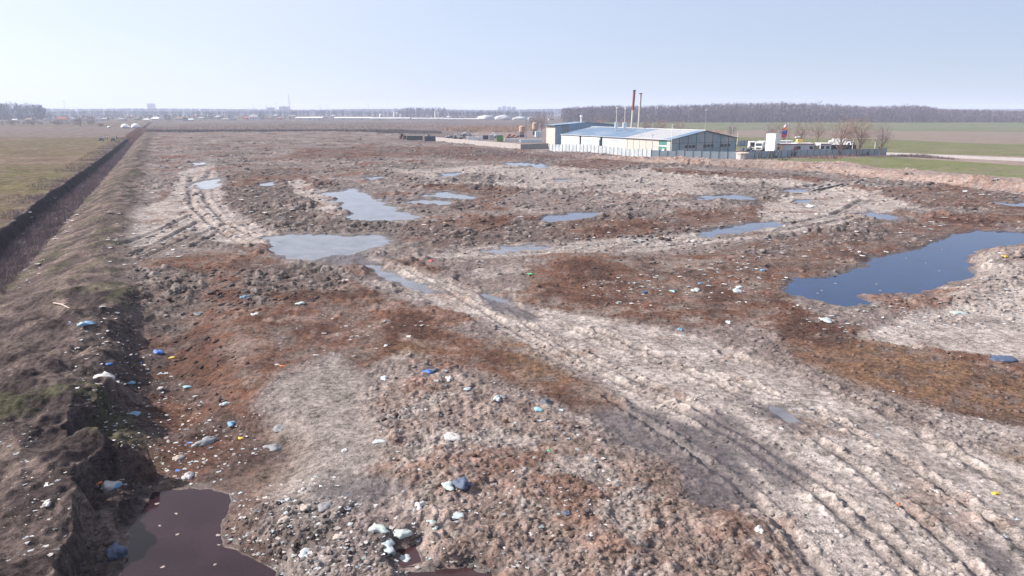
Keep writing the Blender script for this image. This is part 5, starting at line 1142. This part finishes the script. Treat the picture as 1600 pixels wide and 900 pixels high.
def sheet(seed):
    n_ = 5; V = []
    for i in range(n_):
        for j in range(n_):
            u, v = (i / (n_ - 1) - .5) * 2, (j / (n_ - 1) - .5) * 2; q = Vector((u * 1.3 + seed * 3.1, v * 1.3 - seed, seed * .7))
            V.append((u * (.8 + .4 * mnoise.noise(q)), v * (.7 + .5 * mnoise.noise(q + Vector((5, 5, 5)))), .22 + .45 * mnoise.noise(q * 1.6)))
    return np.array(V), np.array([t for i in range(n_ - 1) for j in range(n_ - 1) for t in ((i * n_ + j, (i + 1) * n_ + j, (i + 1) * n_ + j + 1), (i * n_ + j, (i + 1) * n_ + j + 1, i * n_ + j + 1))])
LP = [sheet(i) for i in range(16)]
SOILS = np.array([GREY * .9, GREY * .65, BROWN, PEAT * 1.2, PALE * .75, TAN * .7]); LITC = np.array([(.52, .50, .50), (.46, .44, .43), (.40, .37, .36), (.33, .36, .38), (.60, .58, .58), (.26, .28, .32), (.42, .48, .50), (.30, .26, .24), (.10, .10, .11), (.36, .30, .27)])
ZONES = [([(560, 590), (700, 545), (860, 620), (1000, 700), (1250, 890), (1280, 900), (620, 900), (640, 800)], 1500), ([(350, 790), (480, 760), (560, 800), (640, 900), (430, 900), (345, 850)], 420), ([(190, 480), (330, 440), (420, 470), (360, 640), (310, 720), (200, 720), (170, 620)], 420),
         ([(200, 420), (330, 415), (540, 420), (540, 460), (330, 490), (200, 480)], 520), ([(110, 640), (230, 640), (250, 760), (200, 880), (120, 880)], 260), ([(700, 395), (1250, 370), (1500, 480), (1600, 600), (1600, 720), (1300, 620), (1100, 510), (900, 490)], 1300),
         ([(1500, 400), (1600, 380), (1600, 520), (1400, 500), (1380, 470)], 330), ([(300, 290), (560, 280), (1000, 310), (1250, 330), (1250, 370), (900, 390), (400, 370), (200, 400)], 1800), ([(250, 210), (640, 212), (860, 245), (1300, 265), (1600, 300), (1600, 360), (900, 330), (230, 300)], 2200), ([(700, 490), (1100, 540), (1400, 700), (1600, 800), (1600, 900), (1280, 900), (1000, 620)], 900)]
swarm('soil_clods', dry(np.vstack([px_in(z, int(n * 1.5)) for z, n in ZONES])), .02, .22, CP, M_clod, (.45, .95), SOILS, .22, 4.2, True)
LZ = [([(110, 490), (190, 470), (240, 560), (330, 640), (420, 700), (330, 760), (200, 770), (150, 690), (100, 560)], 520), ([(350, 770), (520, 740), (660, 830), (660, 900), (430, 900), (345, 850)], 460), ([(560, 600), (700, 550), (860, 620), (1000, 740), (900, 900), (660, 900), (600, 700)], 480),
      ([(0, 650), (110, 700), (110, 880), (0, 880)], 110), ([(1240, 475), (1500, 470), (1500, 400), (1600, 380), (1600, 520), (1400, 540), (1220, 500)], 420), ([(900, 440), (1230, 390), (1230, 470), (1080, 490), (920, 470)], 260), ([(640, 340), (1200, 330), (1560, 330), (1580, 360), (1350, 410), (1000, 390), (700, 385)], 520),
      ([(180, 300), (300, 250), (420, 300), (560, 345), (420, 370), (200, 420), (140, 400)], 420), ([(230, 215), (620, 210), (860, 250), (1300, 270), (1600, 310), (1600, 330), (1000, 300), (300, 280)], 700), ([(430, 480), (700, 500), (560, 560), (420, 600)], 100), ([(1000, 520), (1560, 640), (1600, 860), (1300, 760)], 160), ([(30, 330), (110, 300), (170, 260), (130, 330), (60, 430), (20, 470)], 120), ([(1240, 260), (1600, 290), (1600, 312), (1300, 282)], 200)]
swarm('litter', dry(np.vstack([px_in(z, int(n * 1.7)) for z, n in LZ])), .02, .17, LP, M_lit, (.35, .8), LITC * .85, .02, 3.6)

# single pieces of rubbish that can be told apart
def cmat(name, col, rough=.5): return mat(name, col, rough, var=.12, scale=6, bump=.4, bscale=14, stain=tuple(c * .65 + .06 for c in col), sscale=5)
PM = {'white': cmat('plastic_white', (.50, .47, .46)), 'pale blue': cmat('plastic_pale_blue', (.40, .45, .48)), 'pale green': cmat('plastic_pale_green', (.38, .44, .42)), 'blue': cmat('plastic_blue', (.03, .14, .50)), 'light blue': cmat('plastic_light_blue', (.12, .27, .42)),
      'grey': cmat('plastic_grey', (.19, .19, .205)), 'dark grey': cmat('plastic_dark', (.075, .08, .095)), 'black': cmat('plastic_black', (.02, .02, .022)), 'yellow': cmat('plastic_yellow', (.62, .42, .03)), 'orange': cmat('plastic_orange', (.60, .16, .03)), 'red': cmat('plastic_red', (.50, .04, .05)), 'pink': cmat('plastic_pink', (.55, .25, .28)),
      'navy': cmat('plastic_navy', (.05, .075, .14)), 'cream': cmat('card_cream', (.38, .32, .28), .8), 'green': cmat('plastic_green', (.06, .36, .16)), 'teal': cmat('plastic_teal', (.22, .42, .45))}
BAG = {}
def crumple(v):
    V = I3.copy(); off = Vector((v * 5.7, v * 3.1, -v * 2.3))
    for i, p in enumerate(V):
        q = Vector(p); a = mnoise.noise(Vector((q.x, q.y, 0)) * 1.5 + off); rd = lambda f: .5 - abs(mnoise.noise(q * f + off))
        r = 1 + .75 * a + .45 * rd(2.6) + .42 * rd(5.2) + .2 * rd(9.5)
        V[i] = (p[0] * r, p[1] * r * (.55 + .1 * (v % 3)), max(-.12, p[2] * (.30 + .25 * rd(3.3) + .22 * rd(7)) * r + .10 * rd(4.4)))
    return V
def bag_mesh(color, v):
    key = (color, v)
    if key not in BAG:
        V = crumple(v); me = np_mesh('bag_source', V, F3, PM[color]); BAG[key] = me.data; bpy.data.objects.remove(me)
        S1 = lumpy(300 + v, I1, .5, 1.4, (.22, .12, .12)); S1[:, 0] += .92; S1[:, 2] += .12; kn = np_mesh('knot_source', S1, F1, PM[color]); BAG[key + ('k',)] = kn.data; bpy.data.objects.remove(kn)
    return BAG[key], BAG[key + ('k',)]
def bag(px, py, wpx, color, label, hgt=1.0, rz=None, v=None, group=None, loc=None, knot=True, name='plastic_bag', cat='plastic bag'):
    p = loc if loc is not None else at(px, py); s = wpx * math.hypot(p.x, p.y, CH) / F / 2 * .74 if loc is None else wpx
    bm_, kn = bag_mesh(color, random.randrange(6) if v is None else v)
    o = bpy.data.objects.new(name, bm_); COL.objects.link(o); o.location = (p.x, p.y, p.z - .03 * s); o.scale = (s, s, s * hgt); o.rotation_euler = (0, 0, random.random() * 6.28 if rz is None else R(rz)); tag(o, label, cat, group)
    if knot:
        k = bpy.data.objects.new('knot', kn); COL.objects.link(k); k.parent = o
    return o
B = bag
B(169, 746, 27, 'white', 'big white rubbish bag on the ledge above the red pond', 1.35); B(162, 592, 26, 'white', 'white crumpled bag at the foot of the bank beside the brown soil', 1.1); B(246, 551, 20, 'blue', 'bright blue plastic sheet bag on the red-brown soil', .9)
B(268, 559, 9, 'yellow', 'small yellow bag right of the bright blue one', .8); B(208, 646, 20, 'light blue', 'light blue bag lying by the ochre soil heap', .7); B(361, 662, 18, 'light blue', 'pale blue bag alone on brown soil above the dark rags', .7, knot=False); B(376, 685, 11, 'yellow', 'small yellow wrapper beside the dark rags', .7)
B(382, 465, 15, 'light blue', 'light blue bag at the edge of the grey clod heap', .8); B(399, 466, 9, 'white', 'small white bag touching the light blue one by the clod heap', .8); B(322, 691, 36, 'grey', 'heap of crumpled dark grey rags on the brown soil', .7, name='rag_heap', cat='rags', knot=False); B(295, 744, 19, 'white', 'white bag at the upper shore of the red pond', 1.0)
B(280, 716, 17, 'cream', 'cream bag half way between dark rags and red pond', .9); B(293, 604, 12, 'teal', 'small greenish lid-like bag on brown soil', .5); B(351, 631, 16, 'pale blue', 'pale bluish film bag on the brown soil', .6); B(283, 600, 10, 'grey', 'small grey bag left of the greenish one', .6)
B(478, 867, 26, 'pale blue', 'pale blue-grey bag on wet soil near the bottom of the heap', .9); B(592, 827, 31, 'pale green', 'pale greenish bag, left of the pair on the grey soil', .7); B(629, 833, 28, 'pale green', 'pale greenish creased bag, right of the pair on the grey soil', .75); B(604, 854, 34, 'pale blue', 'long pale blue film bag below the greenish pair', .7)
B(632, 872, 24, 'pale blue', 'pale blue torn bag at the small brown puddle', .6); B(531, 840, 20, 'cream', 'dusty cream sack lying left of the greenish pair', .9); B(508, 792, 24, 'grey', 'grey crumpled bag on the pale soil', .7); B(476, 793, 20, 'cream', 'dusty cream bag left of the grey crumpled one', .8)
B(446, 812, 22, 'cream', 'cream sack among dark clods by the red pond', .8); B(427, 699, 27, 'grey', 'grey crumpled rag on brown soil left of the pale ledge', .7, name='rag_heap', cat='rags', knot=False); B(437, 670, 26, 'grey', 'grey cloth heap above the crumpled rag', .6, name='rag_heap', cat='rags', knot=False); B(722, 757, 33, 'navy', 'dark blue-grey sack with white band on the rough heap', .9)
B(700, 760, 26, 'pale green', 'torn pale bag left of the dark blue-grey sack', .6); B(655, 792, 24, 'white', 'white torn sack sticking up with a long shadow', 1.2); B(712, 806, 26, 'pale blue', 'white film bag on the brown slope below the dark sack', .6); B(674, 815, 14, 'pale green', 'small pale striped bag beside the white film', .6); B(680, 825, 13, 'pale green', 'small pale bag just below the striped one', .6)
B(668, 581, 18, 'blue', 'blue bag on top of the rough heap beside dark rag', .8); B(678, 578, 14, 'dark grey', 'dark rag right of the blue bag on the heap', .8, name='rag_heap', cat='rags', knot=False); B(702, 592, 20, 'white', 'white bag on the crest of the rough heap', .7); B(730, 608, 16, 'pale blue', 'pale blue film at the right of the rough heap', .6); B(602, 591, 20, 'pale blue', 'pale blue bag at the left edge of the rough heap', .6)
B(594, 690, 24, 'pale blue', 'pale blue sheet bag on the smooth ledge', .4, knot=False); B(707, 683, 34, 'white', 'white crumpled film below the dark hollow', .7); B(777, 623, 22, 'pale blue', 'pale blue bag beside dark rubble at the top of the slope', .8); B(785, 620, 16, 'grey', 'grey bag touching the pale blue one at the slope top', .8); B(842, 640, 16, 'teal', 'greenish-blue bag on the heap by the dark clods', .8)
B(851, 629, 24, 'dark grey', 'dark clod-like rag pile right of the greenish-blue bag', 1.0, name='rag_heap', cat='rags', knot=False); B(886, 802, 14, 'navy', 'small dark blue bag on the brown slope', .7); B(858, 704, 9, 'green', 'tiny green bag on the brown slope', .6); B(1186, 828, 22, 'white', 'white bag at the right rim of the heap by the track', .7)
B(1152, 455, 18, 'pale blue', 'pale blue bag beside the pink one near the track', .9); B(1160, 456, 10, 'pink', 'small pink bag right of the pale blue one', .8); B(1155, 449, 16, 'white', 'white bag above the pink and pale blue ones', .8); B(1094, 443, 10, 'light blue', 'small blue bag on brown soil left of the pink one', .8); B(1088, 453, 20, 'pale green', 'pale green film bag below the small blue one', .5)
B(1006, 457, 14, 'navy', 'small dark blue bag on brown soil', .8); B(1051, 455, 12, 'teal', 'small teal bag right of the dark blue one', .7); B(1192, 422, 12, 'light blue', 'small blue bag near the upper brown soil', .7); B(1139, 504, 14, 'pale green', 'pale greenish bag by the track edge', .9); B(1062, 514, 14, 'light blue', 'small blue bag on the pale track', .6)
B(1565, 562, 34, 'navy', 'dark blue tarpaulin bag on the right-hand brown soil', .6, rz=10); B(1290, 500, 24, 'pale green', 'pale green film on brown soil below the blue pond', .4, knot=False); B(1496, 489, 24, 'pale green', 'pale green film by the heap at the blue pond', .4, knot=False); B(1402, 789, 12, 'orange', 'small orange wrapper in the wheel tracks', .7); B(1555, 771, 12, 'yellow', 'small yellow wrapper on pale soil at the right', .7)
B(828, 428, 11, 'green', 'small green bag on pale soil by the track', .7); B(674, 408, 10, 'red', 'small red bag by the track below the mid puddles', .9); B(703, 340, 10, 'yellow', 'small yellow bag right of the forked puddle', .7); B(1267, 323.5, 15, 'white', 'bright white sack on dark soil by the upper track', 1.0); B(1562, 396, 12, 'white', 'white bag on the heap right of the blue pond', .9); B(1570, 401, 10, 'yellow', 'tiny yellow bag right of the white one on the pond heap', .7)
B(1508, 299, 9, 'pale blue', 'pale blue bag at the foot of the right earth bank', .9); B(440, 572, 9, 'orange', 'tiny orange wrapper on the brown soil', .6); B(180, 865, 38, 'navy', 'dark wet bag with bluish sheen left of the red pond', 1.2); B(135, 508, 22, 'light blue', 'pale blue bag on the litter patch of the bank', .7); B(160, 500, 16, 'white', 'white bag right of the pale blue one on the bank', .7)
B(170, 569, 11, 'blue', 'small blue bag at the foot of the bank', .7); B(205, 598, 13, 'light blue', 'small light blue bag right of the big white bag', .7); B(75, 786, 18, 'white', 'white bag on the grey bank slope left of the red pond', .8); B(250, 607, 14, 'white', 'small white paper on brown soil near the bank foot', .5, knot=False); B(155, 762, 9, 'orange', 'tiny orange tub beside the big white rubbish bag', .9); B(186, 759, 13, 'light blue', 'small pale blue box bag beside the orange tub', .9)
B(538, 704, 15, 'white', 'small white bag on the brown ledge', .6); B(312, 490, 22, 'dark grey', 'flat dark grey slab bag on the upper brown soil', .35, knot=False); B(398, 490, 18, 'white', 'flat white scrap bag right of the dark slab', .3, knot=False); B(541, 438, 14, 'white', 'white scrap bag near the narrow rut puddle', .5); B(470, 474, 16, 'pale green', 'pale greenish bag on brown soil under the clods', .6)
# more bags in groups nothing tells apart
def bag_group(poly, n, colors, smin, smax, place):
    P = dry(px_in(poly, n)); x, y, z = at_many(P[:, 0], P[:, 1])
    for i in range(len(P)):
        c = random.choice(colors); s = random.uniform(smin, smax) * .62 * max(.8, min(2.6, y[i] / 40)); col_ = {'grey': 'grey', 'cream': 'dusty cream', 'dark grey': 'dark'}.get(c, c)
        B(0, 0, s, c, f'{col_} crumpled plastic scrap {place}', random.uniform(.22, .55), group=f'{col_} scraps {place}', loc=Vector((x[i], y[i], z[i])), knot=False, name='litter_scrap', cat='litter scrap')
bag_group([(110, 490), (185, 470), (230, 560), (320, 640), (330, 740), (220, 750), (150, 690), (100, 560)], 46, ['white', 'grey', 'pale blue', 'cream', 'blue'], .07, .20, 'at the foot of the left bank')
bag_group([(350, 775), (500, 745), (650, 830), (640, 890), (440, 890), (350, 850)], 50, ['white', 'cream', 'grey', 'pale blue', 'dark grey'], .07, .19, 'right of the red pond')
bag_group([(565, 600), (700, 552), (850, 620), (1000, 760), (900, 890), (660, 890), (600, 700)], 48, ['white', 'cream', 'grey', 'pale blue', 'dark grey'], .06, .16, 'on the rough heap')
bag_group([(1240, 478), (1490, 470), (1520, 405), (1595, 385), (1600, 510), (1400, 530)], 44, ['white', 'cream', 'pale blue', 'grey'], .09, .20, 'around the blue pond')
bag_group([(900, 440), (1230, 395), (1230, 465), (1080, 485), (920, 470)], 30, ['white', 'cream', 'pale blue'], .08, .18, 'on the middle brown soil')
bag_group([(640, 340), (1200, 330), (1560, 330), (1560, 350), (1350, 405), (1000, 390), (700, 385)], 44, ['white', 'cream', 'grey'], .10, .22, 'among the upper puddles')
bag_group([(200, 300), (300, 255), (420, 300), (540, 340), (420, 365), (220, 410)], 30, ['white', 'cream', 'grey'], .12, .25, 'on the grey far left soil')
# the red pond's own scum of floating scraps
P = px_in([(205, 820), (240, 780), (350, 790), (340, 850), (420, 890), (210, 890)], 8); 
for q in P:
    gx, gy = gp(q[0], q[1], -.74); B(0, 0, random.uniform(.03, .07), 'cream', 'small dusty scrap floating on the dark red pond', .3, group='scraps floating on the red pond', loc=Vector((gx, gy, -.745)), knot=False, name='litter_scrap', cat='litter scrap')
P = px_in([(1240, 440), (1330, 430), (1420, 400), (1500, 375), (1490, 430), (1360, 460), (1260, 462)], 9)
for q in P:
    gx, gy = gp(q[0], q[1], -.17); B(0, 0, random.uniform(.05, .12), 'cream', 'small dusty scrap floating on the deep blue pond', .3, group='scraps floating on the blue pond', loc=Vector((gx, gy, -.175)), knot=False, name='litter_scrap', cat='litter scrap')
# the largest loose clods, each on its own
CM = {'brown': mat('clod_brown', (.105, .068, .054), .95, var=.35, scale=5, bump=.6, bscale=9, spec=.03), 'grey': mat('clod_grey', (.135, .115, .112), .95, var=.35, scale=5, bump=.6, bscale=9, spec=.03), 'dark': mat('clod_dark', (.060, .045, .042), .95, var=.35, scale=5, bump=.6, bscale=9, spec=.03)}
CL = {}
for c in CM:
    for v in range(5):
        t = np_mesh('clod_source', lumpy(400 + v, I2, .75, 1.3, (1, .8, .62), .35), F2, CM[c]); CL[c, v] = t.data; bpy.data.objects.remove(t)
for poly, n, cols, place in (([(575, 610), (700, 555), (860, 625), (1000, 720), (1200, 860), (1240, 890), (680, 890), (620, 720)], 70, ('brown', 'brown', 'grey'), 'on the rough rubble heap'), ([(360, 800), (480, 765), (560, 810), (620, 880), (440, 890)], 34, ('dark', 'grey'), 'among rubbish right of the red pond'),
                             ([(205, 425), (330, 418), (530, 422), (530, 455), (330, 480), (210, 490)], 40, ('dark', 'grey'), 'in the grey clod field below the big pale puddle'), ([(960, 372), (1100, 352), (1240, 343), (1170, 360), (1040, 378)], 30, ('dark', 'brown'), 'on the dark ridge by the long right puddle'), ([(240, 560), (330, 480), (420, 490), (380, 640), (300, 700)], 18, ('brown', 'dark'), 'on the red-brown soil')):
    P = dry(px_in(poly, n)); x, y, z = at_many(P[:, 0], P[:, 1])
    for i in range(len(P)):
        c = random.choice(cols); s_ = random.uniform(.06, .17) * float(np.clip(y[i] / 34, .8, 3)); o = bpy.data.objects.new('earth_clod', CL[c, random.randrange(5)]); COL.objects.link(o)
        o.location = (x[i], y[i], z[i] - .12 * s_); o.scale = (s_, s_ * random.uniform(.7, 1), s_ * random.uniform(.7, 1.1)); o.rotation_euler = (0, 0, random.random() * 6.28)
        tag(o, f'rough {c} earth clod {place}', 'earth clod', f'{c} clods {place}')
# dark pipes by the upper right puddle, a stick on the bank
for i, (a, b_, lb) in enumerate((((1254, 299), (1296, 290), 'longest black pipe lying by the upper right puddle'), ((1270, 298.5), (1298, 293), 'short black pipe below the longest one'), ((1292, 295), (1316, 290), 'black pipe right of the other two'))):
    p, q = at(*a), at(*b_); o = empty('black_pipe', p); tag(o, lb, 'pipe'); d = q - p; MB().tube([(0, 0, .15), tuple(d + Vector((0, 0, .15)))], .15, 12).build('tube', M_trim, o); MB().tube([tuple(d * .98 + Vector((0, 0, .15))), tuple(d + Vector((0, 0, .15)))], .2, 12).build('flange', M_post, o)
p, q = at(84, 475), at(109, 483); o = empty('pale_stick', p); tag(o, 'pale weathered stick lying on the bank', 'stick'); d = q - p
MB().tube([(0, 0, .08), tuple(d * .5 + Vector((0, .05, .14))), tuple(d + Vector((0, 0, .07)))], [.05, .06, .03], 8).build('stem', PM['cream'], o); MB().tube([tuple(d * .5 + Vector((0, .05, .14))), tuple(d * .7 + Vector((.1, .3, .3)))], [.035, .015], 6).build('twig', PM['cream'], o)
